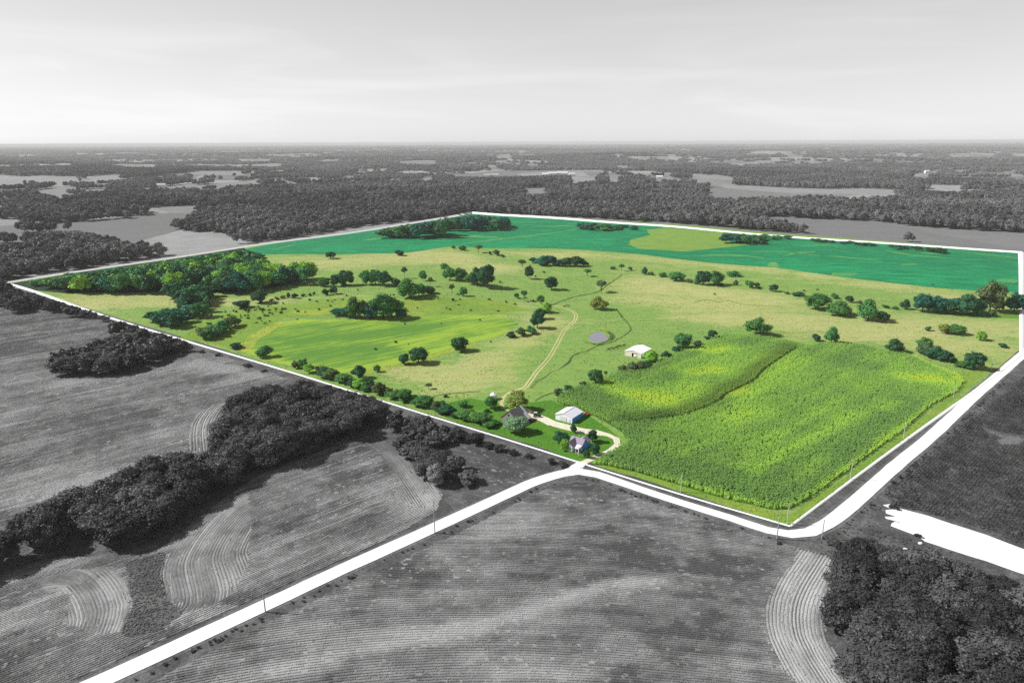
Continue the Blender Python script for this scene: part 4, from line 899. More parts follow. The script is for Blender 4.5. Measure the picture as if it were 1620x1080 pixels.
many([(1411, 804, 9, 8), (1418, 806, 7, 6), (1450, 848, 7, 5), (1455, 850, 6, 5), (1232, 861, 8, 5), (1412, 765, 6, 5), (1424, 756, 5, 4), (1450, 737, 4, 4), (1510, 682, 4, 4)], 'small dark weed bush on the road verge', 'verge weed bushes', (.05, .06), 'shrub', True)
# trees on the camera side of the band must not rise over it (the band runs clear in the photograph)
_l = Vector(LINE_W[-1]) - Vector(LINE_W[0]); _l.normalize(); _nn = Vector((-_l.y, _l.x))
if _nn.y < 0: _nn = -_nn
for T in TREES:
    q_ = Vector((T['x'], T['y'])); tt_ = (q_ - Vector(LINE_W[0])).dot(_l)
    if -5 < tt_ < 660:
        d_ = (q_ - Vector(LINE_W[0])).dot(_nn) * (-1 if T['g'] else 1); need = T['w'] * .58 + 0.8
        if -12 < d_ < need: q_ = q_ + _nn * (need - d_) * (-1 if T['g'] else 1); T['x'], T['y'] = q_.x, q_.y
def line_y(px):
    return 448 + (px - 9) * (832 - 448) / (1250 - 9)
for T in TREES:
    if not T['g'] and T['group'] not in ('domed trees by the band',):
        for _ in range(14):
            zb = float(hz(T['x'], T['y'])); a = proj(T['x'], T['y'], zb + T['h'] * .97)
            fy = 448 - (a[0] - 9) * .1508 if a[0] < 745 else 337 + (a[0] - 745) * .0699
            if a[1] < fy + 3: T['h'] *= .9; T['w'] *= .98
            else: break
    if T['g']:
        for _ in range(14):
            zb = float(hz(T['x'], T['y'])); a = proj(T['x'], T['y'], zb + T['h'] * .97); b = proj(T['x'], T['y'], zb)
            if 9 < a[0] < 1250 and b[1] > line_y(b[0]) - 1 and a[1] < line_y(a[0]) + 4:
                T['h'] *= .9; T['w'] *= .97
            else: break
# those too small to stand up in front of it are dropped; green ones keep their feet behind it
TREES = [T for T in TREES if T['h'] > 1.0 or T['forced'] or T['kind'] == 'shrub']

# the 300 trees that show largest are things of their own, the rest one mass
def shown(T):
    px, py = proj(T['x'], T['y'], float(hz(T['x'], T['y'])) + T['h'] * .6)
    s = T['w'] * T['h'] / slant(T['x'], T['y']) ** 2
    return s if (-25 < px < 1645 and py < 1110) else s * .001
tt = [T for T in TREES if T['kind'] == 'tree']; ss_ = [T for T in TREES if T['kind'] == 'shrub']
tt.sort(key=lambda T: -(shown(T) + (10 if T['forced'] else 0)))
tt_in = [T for T in tt if shown(T) > 1e-6]
big, rest = tt_in[:298], tt_in[298:] + [T for T in tt if shown(T) <= 1e-6]
print('trees', len(tt), 'shrubs', len(ss_))
ss_.sort(key=lambda T: -shown(T)); sbig, srest = ss_[:296], ss_[296:]
for k, T in enumerate(big):
    near = slant(T['x'], T['y']) < 330
    me = (CR_OPEN if T['form'] == 'open' else (CR_HI if near else CR_MD)[random.randrange(6)])
    e = empty(T['name'], T['x'], T['y'], random.uniform(0, 6.28)); e.scale = (T['w'] * 1.12, T['w'] * 1.12, T['h'])
    tag(e, T['label'], 'tree', T['group'])
    c = bpy.data.objects.new('crown', me); C.objects.link(c); c.parent = e; c.color = (*T['col'], 1)
    b_ = bpy.data.objects.new('trunk', (TRG if T['g'] else TR)[k % 3]); C.objects.link(b_); b_.parent = e
for T in sbig:
    o = bpy.data.objects.new(T['name'] if T['name'] != 'tree' else 'shrub', SH_MD[random.randrange(4)]); C.objects.link(o)
    o.location = (T['x'], T['y'], float(hz(T['x'], T['y']))); o.rotation_euler = (0, 0, random.uniform(0, 6.28)); o.scale = (T['w'], T['w'], T['h']); o.color = (*T['col'], 1)
    tag(o, T['label'], 'shrub', T['group'])

# ------------------------------------------------------------------ the wooded country beyond
CLEAR = [
 [(120, 330), (170, 328), (190, 333), (130, 336)], [(-40, 296), (40, 294), (70, 298), (-40, 302)], [(60, 303), (130, 301), (125, 306), (70, 308)], [(310, 303), (370, 301), (390, 305), (320, 308)], [(40, 280), (110, 279), (105, 283), (50, 284)], [(480, 288), (540, 286), (535, 290), (490, 291)], [(300, 279), (350, 278), (345, 281), (305, 282)],
 [(-40, 345), (20, 347), (34, 356), (30, 366), (-40, 362)], [(90, 372), (140, 372), (150, 377), (95, 380)], [(420, 302), (470, 300), (500, 303), (430, 306)], [(20, 338), (60, 336), (58, 341), (25, 343)], [(240, 290), (280, 288), (290, 291), (250, 294)], [(1010, 326), (1080, 324), (1090, 328), (1020, 330)], [(1340, 322), (1400, 324), (1395, 328), (1345, 326)], [(1530, 318), (1600, 320), (1590, 325), (1535, 322)], [(560, 268), (620, 266), (618, 269), (565, 271)], [(1000, 294), (1050, 293), (1045, 298), (1005, 298)],
 [(32, 357), (127, 351), (233, 343), (240, 330), (300, 325), (347, 322), (310, 334), (275, 348), (273, 364), (350, 370), (387, 382), (330, 394), (280, 389), (187, 379), (163, 369), (90, 363), (32, 367)],
 [(360, 400), (390, 384), (450, 378), (540, 362), (640, 350), (640, 358), (520, 372), (400, 394)],
 [(195, 321), (303, 315), (300, 319), (200, 325)], [(200, 330), (240, 329), (235, 334), (200, 334)], [(82, 316), (120, 315), (110, 322), (85, 322)], [(128, 294), (183, 291), (170, 297), (150, 298)], [(-40, 309), (50, 306), (30, 311), (-40, 314)],
 [(-40, 368), (30, 372), (60, 377), (30, 384), (-40, 380)], [(-40, 320), (20, 319), (0, 330), (-40, 332)],
 [(667, 288), (668, 280), (692, 278), (680, 286)], [(540, 274), (575, 273), (570, 277), (540, 277)], [(700, 277), (760, 273), (813, 270), (960, 269), (945, 276), (870, 279), (720, 281)], [(900, 280), (948, 280), (943, 286), (905, 290)], [(825, 298), (863, 297), (877, 303), (832, 309)],
 [(628, 255), (692, 254), (690, 259), (630, 259)], [(373, 252), (430, 251.5), (428, 255), (380, 255)], [(297, 260), (380, 261), (460, 259), (440, 263), (330, 263)], [(175, 259), (248, 260), (246, 265), (200, 265)], [(68, 253), (90, 252), (90, 254), (68, 255)],
 [(1085, 281), (1127, 276), (1162, 281), (1160, 287), (1105, 285)], [(1113, 300), (1127, 292), (1190, 294), (1240, 297), (1313, 299), (1357, 298), (1413, 300), (1490, 307), (1487, 310), (1413, 308), (1345, 312), (1290, 309), (1223, 312), (1180, 314), (1130, 312)],
 [(1453, 292), (1503, 293), (1530, 295), (1602, 294), (1590, 299), (1547, 301), (1490, 303), (1470, 299)], [(1147, 338), (1213, 343), (1313, 347), (1380, 350), (1433, 357), (1513, 363), (1660, 370), (1700, 410), (1617, 396), (1513, 388), (1380, 378), (1285, 373), (1240, 360), (1190, 345)],
 [(1262, 332), (1310, 333), (1310, 336), (1265, 335)], [(1495, 243), (1577, 243), (1570, 249), (1505, 248)], [(1440, 276), (1475, 275), (1470, 282), (1445, 282)], [(1595, 242), (1680, 242), (1680, 246), (1600, 246)], [(970, 261), (1010, 262), (1005, 265), (975, 265)], [(1185, 240), (1260, 239), (1250, 242), (1190, 242)], [(1560, 276), (1620, 277), (1620, 281), (1570, 281)],
 [(780, 248), (812, 247), (810, 250), (785, 250)], [(880, 247), (915, 247), (910, 249), (885, 249)], [(1240, 245), (1275, 245), (1270, 249), (1245, 249)], [(1300, 270), (1325, 270), (1320, 273), (1303, 273)], [(960, 280), (980, 279), (978, 290), (962, 288)],
]
clear_w = [PP(c) for c in CLEAR] + [PP(c, 11.0) for c in CLEAR if max(p[1] for p in c) < 330 or c[0][0] < 400]
pts, siz, tone_, pick = [], [], [], []
propw = [PROP[0], PROP[1], (P(1618, 560)[0] + 5, P(1618, 560)[1]), PROP[2], PROP[3], PROP[4]]
def ring(y0, y1, sp, wr, hr, seed):
    r_ = np.random.default_rng(seed); W = y1 * .80 + 60; nx_ = int(2 * W / sp); ny_ = int((y1 - y0) / sp)
    gx, gy = np.meshgrid((np.arange(nx_) + .5) * sp - W, y0 + (np.arange(ny_) + .5) * sp)
    x = gx.ravel() + r_.uniform(-.45, .45, gx.size) * sp; y = gy.ravel() + r_.uniform(-.45, .45, gx.size) * sp
    m = (np.abs(x) < .80 * y + 60); x, y = x[m], y[m]
    # not inside the property, nor in the near grey fields
    m = ~inpoly(x, y, PROP_BIG); x, y = x[m], y[m]
    for c in clear_w:
        xs = [p[0] for p in c]; ys = [p[1] for p in c]
        bb = (x > min(xs)) & (x < max(xs)) & (y > min(ys)) & (y < max(ys))
        if bb.any():
            k = np.ones(len(x), bool); k[bb] = ~inpoly(x[bb], y[bb], c); x, y = x[k], y[k]
    r = np.hypot(x, y); pat = fbm(x, y * .75, 520, 41, 3); thr = np.interp(r, [0, 1500, 2400, 5000, 20000], [0, .22, .47, .52, .51])
    loose = fbm(x, y, 60, 77, 2)
    m = (pat > thr) | (loose > .70); x, y = x[m], y[m]; loose = loose[m]
    w = r_.uniform(*wr, len(x)); h = r_.uniform(*hr, len(x)) * (0.8 + .5 * fbm(x, y, 90, 6, 2))
    g = 0.135 * (1 + r_.uniform(-.3, .45, len(x)) + (fbm(x, y, 70, 12, 3) - .5) * 1.3 + (fbm(x, y, 420, 19, 2) - .5) * .8)
    return x, y, w, h, g
off = 9.0
cxm = sum(p[0] for p in propw) / len(propw); cym = sum(p[1] for p in propw) / len(propw)
NEARFIELD = PP([(-400, 1400), (-400, 488), (0, 470), (9, 448)]) 
PROP_BIG = [CORNER_NEAR, (CORNER_RB[0] + 40, CORNER_RB[1] - 30), (1400, 560), (CORNER_R[0] + 420, CORNER_R[1] - 180), (CORNER_R[0] + 4, CORNER_R[1] + 10), (CORNER_FAR[0], CORNER_FAR[1] + 14), (CORNER_W[0] - 16, CORNER_W[1] + 10)] + [P(-10, 462), P(-300, 470), P(-400, 700), P(-200, 1400), P(1250, 1300)]
A = [ring(480, 1500, 9.5, (11, 17), (9, 14), 1), ring(1500, 3000, 11, (11, 17), (10, 15), 2), ring(3000, 6000, 20, (20, 32), (10, 16), 3), ring(6000, 12500, 46, (44, 80), (10, 17), 4), ring(12500, 26000, 105, (100, 190), (10, 20), 5)]
X = np.concatenate([a[0] for a in A]); Y = np.concatenate([a[1] for a in A]); W_ = np.concatenate([a[2] for a in A]); H_ = np.concatenate([a[3] for a in A]); G_ = np.concatenate([a[4] for a in A])
far_ = np.concatenate([np.full(len(a[0]), k >= 2) for k, a in enumerate(A)])
pk = np.where(far_, rng.integers(6, 9, len(X)), rng.integers(0, 6, len(X)))
cols = np.repeat(G_[:, None], 3, 1); Pn = np.stack([X, Y, hz(X, Y)], 1); Sn = np.stack([W_, W_, H_], 1)
rr_ = rest + srest
if rr_:
    Pn = np.concatenate([Pn, np.array([(T['x'], T['y'], float(hz(T['x'], T['y']))) for T in rr_])]); Sn = np.concatenate([Sn, np.array([(T['w'], T['w'], T['h']) for T in rr_])])
    cols = np.concatenate([cols, np.array([T['col'] for T in rr_])]); pk = np.concatenate([pk, rng.integers(0, 6, len(rr_))])
print('far trees', len(Pn))
scatter_obj('distant_woodland', Pn, FAR_P + CLUMP_P, '', 'dense woodland covering the country round the fields out to the horizon', 'woodland', idx=pk, cols=cols, scl=Sn)


# ------------------------------------------------------------------ buildings, vehicles, animals, poles
WHITE_W = plain('white_siding', (0.74, 0.77, 0.84), 0.7, 0.06, 6); SHADE_W = plain('blue_shaded_siding', (0.05, 0.28, 0.80), 0.5, 0.12, 4)  # the blue is the shade on white walls, put into the colour
ROOF_P = plain('purple_grey_shingles', (0.30, 0.26, 0.33), 0.85, 0.2, 8); ROOF_W = plain('white_metal_roof', (0.74, 0.74, 0.82), 0.5, 0.06, 2, .3)
ROOF_LIT = plain('sunlit_pink_roof', (0.62, 0.54, 0.55), 0.7, 0.1, 4); WOOD = plain('weathered_boards', (0.34, 0.31, 0.27), 0.9, 0.35, 5)
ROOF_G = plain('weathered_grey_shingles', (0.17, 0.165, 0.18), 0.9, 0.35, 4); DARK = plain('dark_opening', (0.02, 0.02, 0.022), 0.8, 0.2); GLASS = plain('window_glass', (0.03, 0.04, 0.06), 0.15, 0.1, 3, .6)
METAL = plain('galvanised_steel', (0.62, 0.63, 0.65), 0.4, 0.08, 5, .4); RED = plain('red_paint', (0.42, 0.03, 0.04), 0.45, 0.1, 4, .4); BLACK = plain('dark_paint', (0.03, 0.035, 0.045), 0.5, 0.2, 4, .4)
RUBBER = plain('rubber', (0.025, 0.025, 0.025), 0.9); CONC = plain('stone_footing', (0.35, 0.34, 0.32), 0.9, 0.2, 6); HIDE = plain('brown_hide', (0.13, 0.055, 0.03), 0.8, 0.3, 2)
POLEW = plain('pale_pole', (0.42, 0.41, 0.38), 0.85, 0.15, 4); POLEG = plain('grey_pole', (0.33, 0.33, 0.33), 0.85, 0.15, 4); TANW = plain('pale_tan_siding', (0.72, 0.62, 0.56), 0.7, 0.08, 5)
ANG = R(-36.5)
def boxv(x0, x1, y0, y1, z0, z1):
    v = [(x, y, z) for x in (x0, x1) for y in (y0, y1) for z in (z0, z1)]
    f = [(0, 1, 3, 2), (4, 6, 7, 5), (0, 4, 5, 1), (2, 3, 7, 6), (0, 2, 6, 4), (1, 5, 7, 3)]; return v, f
def join(*vf):
    vs, fs = [], []
    for v, f in vf:
        b = len(vs); vs += list(v); fs += [tuple(i + b for i in q) for q in f]
    return vs, fs
def part(name, vf, mat, parent, label=None):
    o = mesh_obj(name, vf[0], vf[1], mat, parent)
    if label: o['label'] = label
    return o
def bx(name, dims, mat, parent, label=None): return part(name, boxv(*dims), mat, parent, label)
def slopes(x0, x1, y0, y1, ez0, ez1, xr, rz, th=.12, oh=.25):
    """two thick roof slopes over a plan, ridge along y at x = xr"""
    out = []
    for xe, ez, sg in ((x0, ez0, -1), (x1, ez1, 1)):
        k = (rz - ez) / abs(xe - xr); xo = xe + sg * oh; zo = ez - k * oh
        v = [(xr, y0 - oh, rz + th), (xo, y0 - oh, zo + th), (xo, y1 + oh, zo + th), (xr, y1 + oh, rz + th), (xr, y0 - oh, rz), (xo, y0 - oh, zo), (xo, y1 + oh, zo), (xr, y1 + oh, rz)]
        f = [(0, 1, 2, 3), (7, 6, 5, 4), (1, 5, 6, 2), (0, 4, 5, 1), (3, 2, 6, 7), (0, 3, 7, 4)]; out.append((v, f))
    return out
def turn(vf, ang=90, c=(0, 0)):
    a = R(ang); ca, sa = math.cos(a), math.sin(a)
    return [(c[0] + (x - c[0]) * ca - (y - c[1]) * sa, c[1] + (x - c[0]) * sa + (y - c[1]) * ca, z) for x, y, z in vf[0]], vf[1]
def gable_walls(x0, x1, y0, y1, ez, rz, xr=None, ez1=None):
    xr = (x0 + x1) / 2 if xr is None else xr; ez1 = ez if ez1 is None else ez1; b = -.6
    v = [(x0, y0, b), (x1, y0, b), (x1, y0, ez1), (xr, y0, rz), (x0, y0, ez), (x0, y1, b), (x1, y1, b), (x1, y1, ez1), (xr, y1, rz), (x0, y1, ez)]
    return v, [(0, 1, 2, 3, 4), (9, 8, 7, 6, 5), (0, 4, 9, 5), (1, 6, 7, 2)]
def window(parent, x, y, z, w, h, axis, nm='window'):
    """frame with a recessed pane; axis 'y-' faces -y, 'x+' faces +x, 'x-' faces -x"""
    d = .05
    if axis == 'y-':
        fr = join(boxv(x - w / 2, x + w / 2, y - d, y - .003, z, z + .07), boxv(x - w / 2, x + w / 2, y - d, y - .003, z + h - .07, z + h), boxv(x - w / 2, x - w / 2 + .07, y - d, y - .003, z + .07, z + h - .07), boxv(x + w / 2 - .07, x + w / 2, y - d, y - .003, z + .07, z + h - .07)); pn = boxv(x - w / 2 + .07, x + w / 2 - .07, y - .02, y - .005, z + .07, z + h - .07)
    else:
        s = 1 if axis == 'x+' else -1; a, b = sorted((x + s * .003, x + s * d)); a2, b2 = sorted((x + s * .005, x + s * .02))
        fr = join(boxv(a, b, y - w / 2, y + w / 2, z, z + .07), boxv(a, b, y - w / 2, y + w / 2, z + h - .07, z + h), boxv(a, b, y - w / 2, y - w / 2 + .07, z + .07, z + h - .07), boxv(a, b, y + w / 2 - .07, y + w / 2, z + .07, z + h - .07)); pn = boxv(a2, b2, y - w / 2 + .07, y + w / 2 - .07, z + .07, z + h - .07)
    f = part(nm, fr, WHITE_W, parent); part('pane', pn, GLASS, f); return f
def site(name, px, ang, label, cat, z=None, group=None):
    x, y = P(*px); return tag(empty(name, x, y, ang, z), label, cat, group)

# farmhouse
h = site('farmhouse', (905, 715.4), ANG, 'small white farmhouse with crossing purple-grey roofs and a side wall coloured in blue shade', 'house')
part('wall', gable_walls(-2.9, 0, 0, 3.1, 2.5, 3.9), WHITE_W, h)
for vf in slopes(-2.9, 0, 0, 4.6, 2.5, 2.5, -1.45, 3.9): part('roof', vf, ROOF_P, h)
gb = gable_walls(3.1, 6.4, -2.4, 2.9, 2.5, 4.1)           # built along y, turned to run along x
part('wall', ([(-y, x, z) for x, y, z in gb[0]], gb[1]), WHITE_W, h)
for vf in slopes(3.1, 6.4, -2.4, 2.9, 2.5, 2.5, 4.75, 4.1): part('roof', ([(-y, x, z) for x, y, z in vf[0]], vf[1]), ROOF_P, h)
part('wall', gable_walls(-1.2, 2.35, 6.4, 8.8, 2.2, 3.5), WHITE_W, h)
cs = slopes(-1.2, 2.35, 6.6, 8.8, 2.2, 2.2, .57, 3.5); part('roof', cs[0], ROOF_LIT, h, 'rear roof slope with pale pinkish sunlight in its colour'); part('roof', cs[1], ROOF_P, h)  # sun-facing slope coloured paler than its pair: sunlight painted in
part('shaded_side_wall', join(boxv(2.41, 2.47, 3.08, 6.42, -.6, 2.45), ([(2.41, 3.1, 2.45), (2.41, 6.4, 2.45), (2.41, 4.75, 4.0), (2.47, 3.1, 2.45), (2.47, 6.4, 2.45), (2.47, 4.75, 4.0)], [(0, 1, 2), (5, 4, 3), (0, 2, 5, 3), (1, 4, 5, 2)]), boxv(2.36, 2.42, 6.43, 8.8, -.6, 2.15)), SHADE_W, h, 'white side wall with bright blue shade in its colour')  # panel over the white walls, carrying their shade as blue colour
part('porch_roof', ([(0, .4, 1.75), (2.5, .4, 1.7), (2.5, 3.05, 2.25), (0, 3.05, 2.3), (0, .4, 1.83), (2.5, .4, 1.78), (2.5, 3.05, 2.33), (0, 3.05, 2.38)], [(3, 2, 1, 0), (4, 5, 6, 7), (0, 1, 5, 4), (1, 2, 6, 5), (2, 3, 7, 6), (3, 0, 4, 7)]), ROOF_W, h)
for x_ in (.15, 1.2, 2.3): bx('porch_post', (x_ - .06, x_ + .06, .5, .62, .1, 1.76), WHITE_W, h)
bx('porch_floor', (.02, 2.5, .4, 3.05, -.3, .12), CONC, h)
d_ = bx('door', (.9, 1.5, 3.03, 3.09, .12, 1.65), BLACK, h)
bx('chimney', (-.6, -.2, 5.4, 5.8, 3.2, 4.7), CONC, h)
for x_, z_ in ((-2.2, .7), (-.75, .7), (-1.45, 2.2)): window(h, x_, 0, z_, .5, .9, 'y-')
for y_, z_ in ((4.0, .7), (5.6, .7), (4.75, 2.3)): window(h, 2.47, y_, z_, .5, .9, 'x+')
for y_ in (1.2, 2.4): window(h, -2.9, y_, .7, .5, .9, 'x-')
# metal shed
h = site('farm_shed', (905, 670), R(-35), 'wide white metal shed with a side wall coloured in blue shade beside the driveway', 'shed')
part('wall', gable_walls(-7.8, 0, 0, 8.6, 2.35, 3.6), WHITE_W, h)
for vf in slopes(-7.8, 0, 0, 8.6, 2.35, 2.35, -3.9, 3.6): part('roof', vf, ROOF_W, h)
bx('shaded_side_wall', (.02, .08, .02, 8.58, -.6, 2.3), SHADE_W, h, 'white side wall with deep blue shade in its colour')
bx('sliding_door', (-5.6, -2.6, -.1, -.03, 0, 2.2), METAL, h); bx('walk_door', (-1.6, -.9, -.08, -.02, 0, 1.7), TANW, h); bx('ridge_cap', (-4.05, -3.75, -.2, 8.8, 3.68, 3.8), METAL, h)
# pole barn
h = site('pole_barn', (1014, 567), ANG, 'white pole barn with a dark open doorway in the pasture', 'barn')
e0, rz0 = 2.5, 3.6; x0, x1, xr = -9.4, 0, -4.7
zr = lambda x: e0 + (rz0 - e0) * (1 - abs(x - xr) / 4.7)
fv = [(x0, 0, -.6), (-5.4, 0, -.6), (-5.4, 0, 2.15), (-5.4, 0, zr(-5.4)), (x0, 0, e0), (-2.3, 0, -.6), (x1, 0, -.6), (x1, 0, e0), (-2.3, 0, zr(-2.3)), (-2.3, 0, 2.15), (xr, 0, rz0)]
part('front_wall', (fv, [(0, 1, 2, 3, 4), (5, 6, 7, 8, 9), (2, 9, 8, 10, 3)]), TANW, h)
part('wall', ([(x0, .003, -.6), (x0, .003, e0), (x0, 12, e0), (x0, 12, -.6), (x1, .003, -.6), (x1, .003, e0), (x1, 12, e0), (x1, 12, -.6), (xr, 12, rz0)], [(0, 1, 2, 3), (7, 6, 5, 4), (3, 2, 8, 6, 7)]), WHITE_W, h)
BRIGHT = plain('bright_white_roof', (0.88, 0.88, 0.88), 0.6, 0.03, 2)
for vf in slopes(x0, x1, 0, 12, e0, e0, xr, rz0): part('roof', vf, BRIGHT, h)
bx('door_frame', (-5.5, -5.35, -.06, .06, -.3, 2.15), METAL, h); bx('door_frame', (-2.35, -2.2, -.06, .06, -.3, 2.15), METAL, h)
for x_ in (x0 + .1, x1 - .1): bx('corner_post', (x_ - .12, x_ + .12, -.09, -.01, -.3, 2.45), WHITE_W, h)
w_ = tag(empty('white_trailer', *[a + b for a, b in zip(P(1014, 567), (-2.1, 3.0))], ANG), 'white box trailer parked just inside the pole barn doorway', 'trailer')
bx('body', (-.9, .9, -1.2, 1.2, .45, 1.7), WHITE_W, w_); bx('tongue', (-.06, .06, -2.0, -1.2, .45, .55), METAL, w_)
for x_ in (-.98, .9): bx('wheel', (x_, x_ + .1, -.3, .3, 0, .6), RUBBER, w_)
# old barn
h = site('old_barn', (822, 676), ANG, 'weathered grey barn with a steep shingled roof and a bright white strip', 'barn')
part('wall', gable_walls(-9.0, 0, 0, 7.6, 2.4, 5.8, -5.2, 1.7), WOOD, h)
sl = slopes(-9.0, 0, 0, 7.6, 2.4, 1.7, -5.2, 5.8); part('roof', sl[0], ROOF_G, h); part('roof', sl[1], ROOF_G, h)
k_ = (5.8 - 1.7) / 5.2; zz = lambda x: 5.8 - (x + 5.2) * k_
def slab(pts, t0=.135, t1=.165):
    n = len(pts); v = [(x, y, zz(x) + t0) for x, y in pts] + [(x, y, zz(x) + t1) for x, y in pts]
    return v, [tuple(range(n))[::-1], tuple(range(n, 2 * n))] + [(i, (i + 1) % n, n + (i + 1) % n, n + i) for i in range(n)]
part('roof_sheet', slab([(-5.1, 7.0), (-2.6, 6.8), (-2.2, 5.7), (.2, 5.6), (.2, 7.9), (-5.1, 7.9)]), ROOF_W, h, 'bright white metal sheet along the far roof edge')
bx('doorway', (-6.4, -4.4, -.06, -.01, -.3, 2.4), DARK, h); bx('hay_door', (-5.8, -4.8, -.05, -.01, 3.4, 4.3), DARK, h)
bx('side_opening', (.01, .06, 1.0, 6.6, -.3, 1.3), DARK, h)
for k in range(18): bx('board', (-9.0 + k * .5, -8.98 + k * .5 + .03, -.04, -.005, -.3, min(2.3 + max(0, (k * .5)) * .85, 1.6 + (9 - k * .5) * .75)), WOOD, h)
# grain bin
h = site('grain_bin', (781, 631), 0, 'small round white grain bin with a cone roof behind a tree', 'grain bin')
def lathe(pr, n=24):
    v = [(r_ * math.cos(6.283 * k / n), r_ * math.sin(6.283 * k / n), z) for r_, z in pr for k in range(n)]
    return v, [(i * n + k, i * n + (k + 1) % n, (i + 1) * n + (k + 1) % n, (i + 1) * n + k) for i in range(len(pr) - 1) for k in range(n)]
part('wall', lathe([(1.5 + (.03 if k % 2 else 0), -.3 + k * .16) for k in range(17)]), METAL, h)
part('roof', lathe([(1.62, 2.25), (.3, 3.1), (.3, 3.25), (.001, 3.3)]), ROOF_W, h); bx('door', (-.35, .35, -1.62, -1.5, 0, 1.5), METAL, h)
# tractors
def wheel(parent, x, y, r_, w, name='wheel'):
    n = 14; v = [(x + s * w / 2, y + r_ * math.cos(6.283 * k / n), r_ + r_ * math.sin(6.283 * k / n)) for s in (-1, 1) for k in range(n)]
    o = part(name, (v, [tuple(range(n)), tuple(range(2 * n - 1, n - 1, -1))] + [(k, n + k, n + (k + 1) % n, (k + 1) % n) for k in range(n)]), RUBBER, parent)
    v = [(x + s * (w / 2 + .02), y + r_ * .5 * math.cos(6.283 * k / n), r_ + r_ * .5 * math.sin(6.283 * k / n)) for s in (-1, 1) for k in range(n)]
    part('rim', (v, [tuple(range(n)), tuple(range(2 * n - 1, n - 1, -1))] + [(k, n + k, n + (k + 1) % n, (k + 1) % n) for k in range(n)]), METAL, o)
def tractor(px, ang, paint, cabm, label):
    h = site('tractor', px, ang, label, 'tractor')
    part('hood', join(boxv(-.35, .35, -1.7, -.2, .7, 1.25), boxv(-.28, .28, -1.85, -1.7, .75, 1.15)), paint, h); bx('chassis', (-.25, .25, -1.5, 1.1, .45, .7), BLACK, h)
    part('fender', join(boxv(-.95, -.5, .1, 1.15, 1.15, 1.27), boxv(.5, .95, .1, 1.15, 1.15, 1.27)), paint, h)
    for x_ in (-.5, .44):
        for y_ in (-.1, .9): bx('cab_post', (x_, x_ + .06, y_, y_ + .06, 1.2, 2.0), BLACK, h)
    bx('cab_roof', (-.6, .6, -.2, 1.05, 2.0, 2.1), cabm, h); bx('seat', (-.22, .22, .4, .8, .9, 1.4), BLACK, h); bx('exhaust', (.1, .16, -1.0, -.94, 1.25, 1.9), BLACK, h)
    for s in (-1, 1): wheel(h, s * .72, .65, .68, .38); wheel(h, s * .55, -1.35, .38, .24)
tractor((837.5, 665.5), R(35), RED, RED, 'red tractor parked at the right end of the old barn')
tractor((849, 659.5), R(80), BLACK, METAL, 'dark tractor with a pale roof standing at the driveway edge')
h = site('farm_wagon', (928.5, 657), ANG, 'small rusty red wagon behind the right corner of the white shed', 'wagon')
bx('bed', (-.7, .7, -1.3, 1.3, .5, .62), RED, h); bx('side_board', (-.72, -.66, -1.3, 1.3, .62, .95), RED, h); bx('side_board', (.66, .72, -1.3, 1.3, .62, .95), RED, h)
for s in (-1, 1): wheel(h, s * .62, -.8, .28, .14); wheel(h, s * .62, .8, .28, .14)
# lean cattle herd
def cow_mesh():
    bm = bmesh.new(); me = bpy.data.meshes.new('cow')
    J = [((0, 0, .95), .34, None), ((.55, 0, 1.0), .33, 0), ((-.55, 0, 1.0), .34, 0), ((.85, 0, 1.1), .22, 1), ((1.15, 0, 1.25), .15, 3), ((1.42, 0, 1.12), .12, 4), ((1.6, 0, 1.0), .08, 5),
         ((-.85, 0, 1.0), .12, 2), ((-.95, 0, .6), .04, 7)]
    for sx, px_ in ((.6, 1), (-.62, 2)):
        for sy in (-.2, .2):
            b = len(J); J += [((sx, sy, .62), .13, px_), ((sx - (.05 if sx < 0 else -.02), sy, .34), .07, b), ((sx, sy, .04), .06, b + 1)]
    me.from_pydata([j[0] for j in J], [(j[2], i) for i, j in enumerate(J) if j[2] is not None], []); me.materials.append(HIDE)
    o = bpy.data.objects.new('cow', me); m = o.modifiers.new('skin', 'SKIN'); sv = me.skin_vertices
    if not sv: 
        import bmesh as _b; q = _b.new(); q.from_mesh(me); q.verts.layers.skin.verify(); q.to_mesh(me); q.free(); sv = me.skin_vertices
    for i, j in enumerate(J): sv[0].data[i].radius = (j[1], j[1])
    sv[0].data[0].use_root = True; o.modifiers.new('sub', 'SUBSURF').levels = 1; o.modifiers['sub'].render_levels = 1; return o
cow = cow_mesh()
for k, (px, py, an, lab) in enumerate([(963, 554, .3, 'brown cow grazing at the left end of the file near the pole barn'), (969.5, 552.5, 2.8, 'brown cow second from the left in the file near the pole barn'), (975, 551, .1, 'brown cow in the middle of the file near the pole barn'),
        (981, 549, 3.0, 'brown cow second from the right in the file near the pole barn'), (987, 547.5, .4, 'brown cow at the right end of the file near the pole barn'), (893, 486, .2, 'brown cow standing on the bend at the top of the dirt lane'), (899, 485, 2.9, 'brown cow just right of the bend at the top of the dirt lane')]):
    o = cow if k == 0 else cow.copy(); C.objects.link(o); x, y = P(px, py); o.location = (x, y, float(hz(x, y)) - .02); o.rotation_euler = (0, 0, an); tag(o, lab, 'cow', 'cattle')
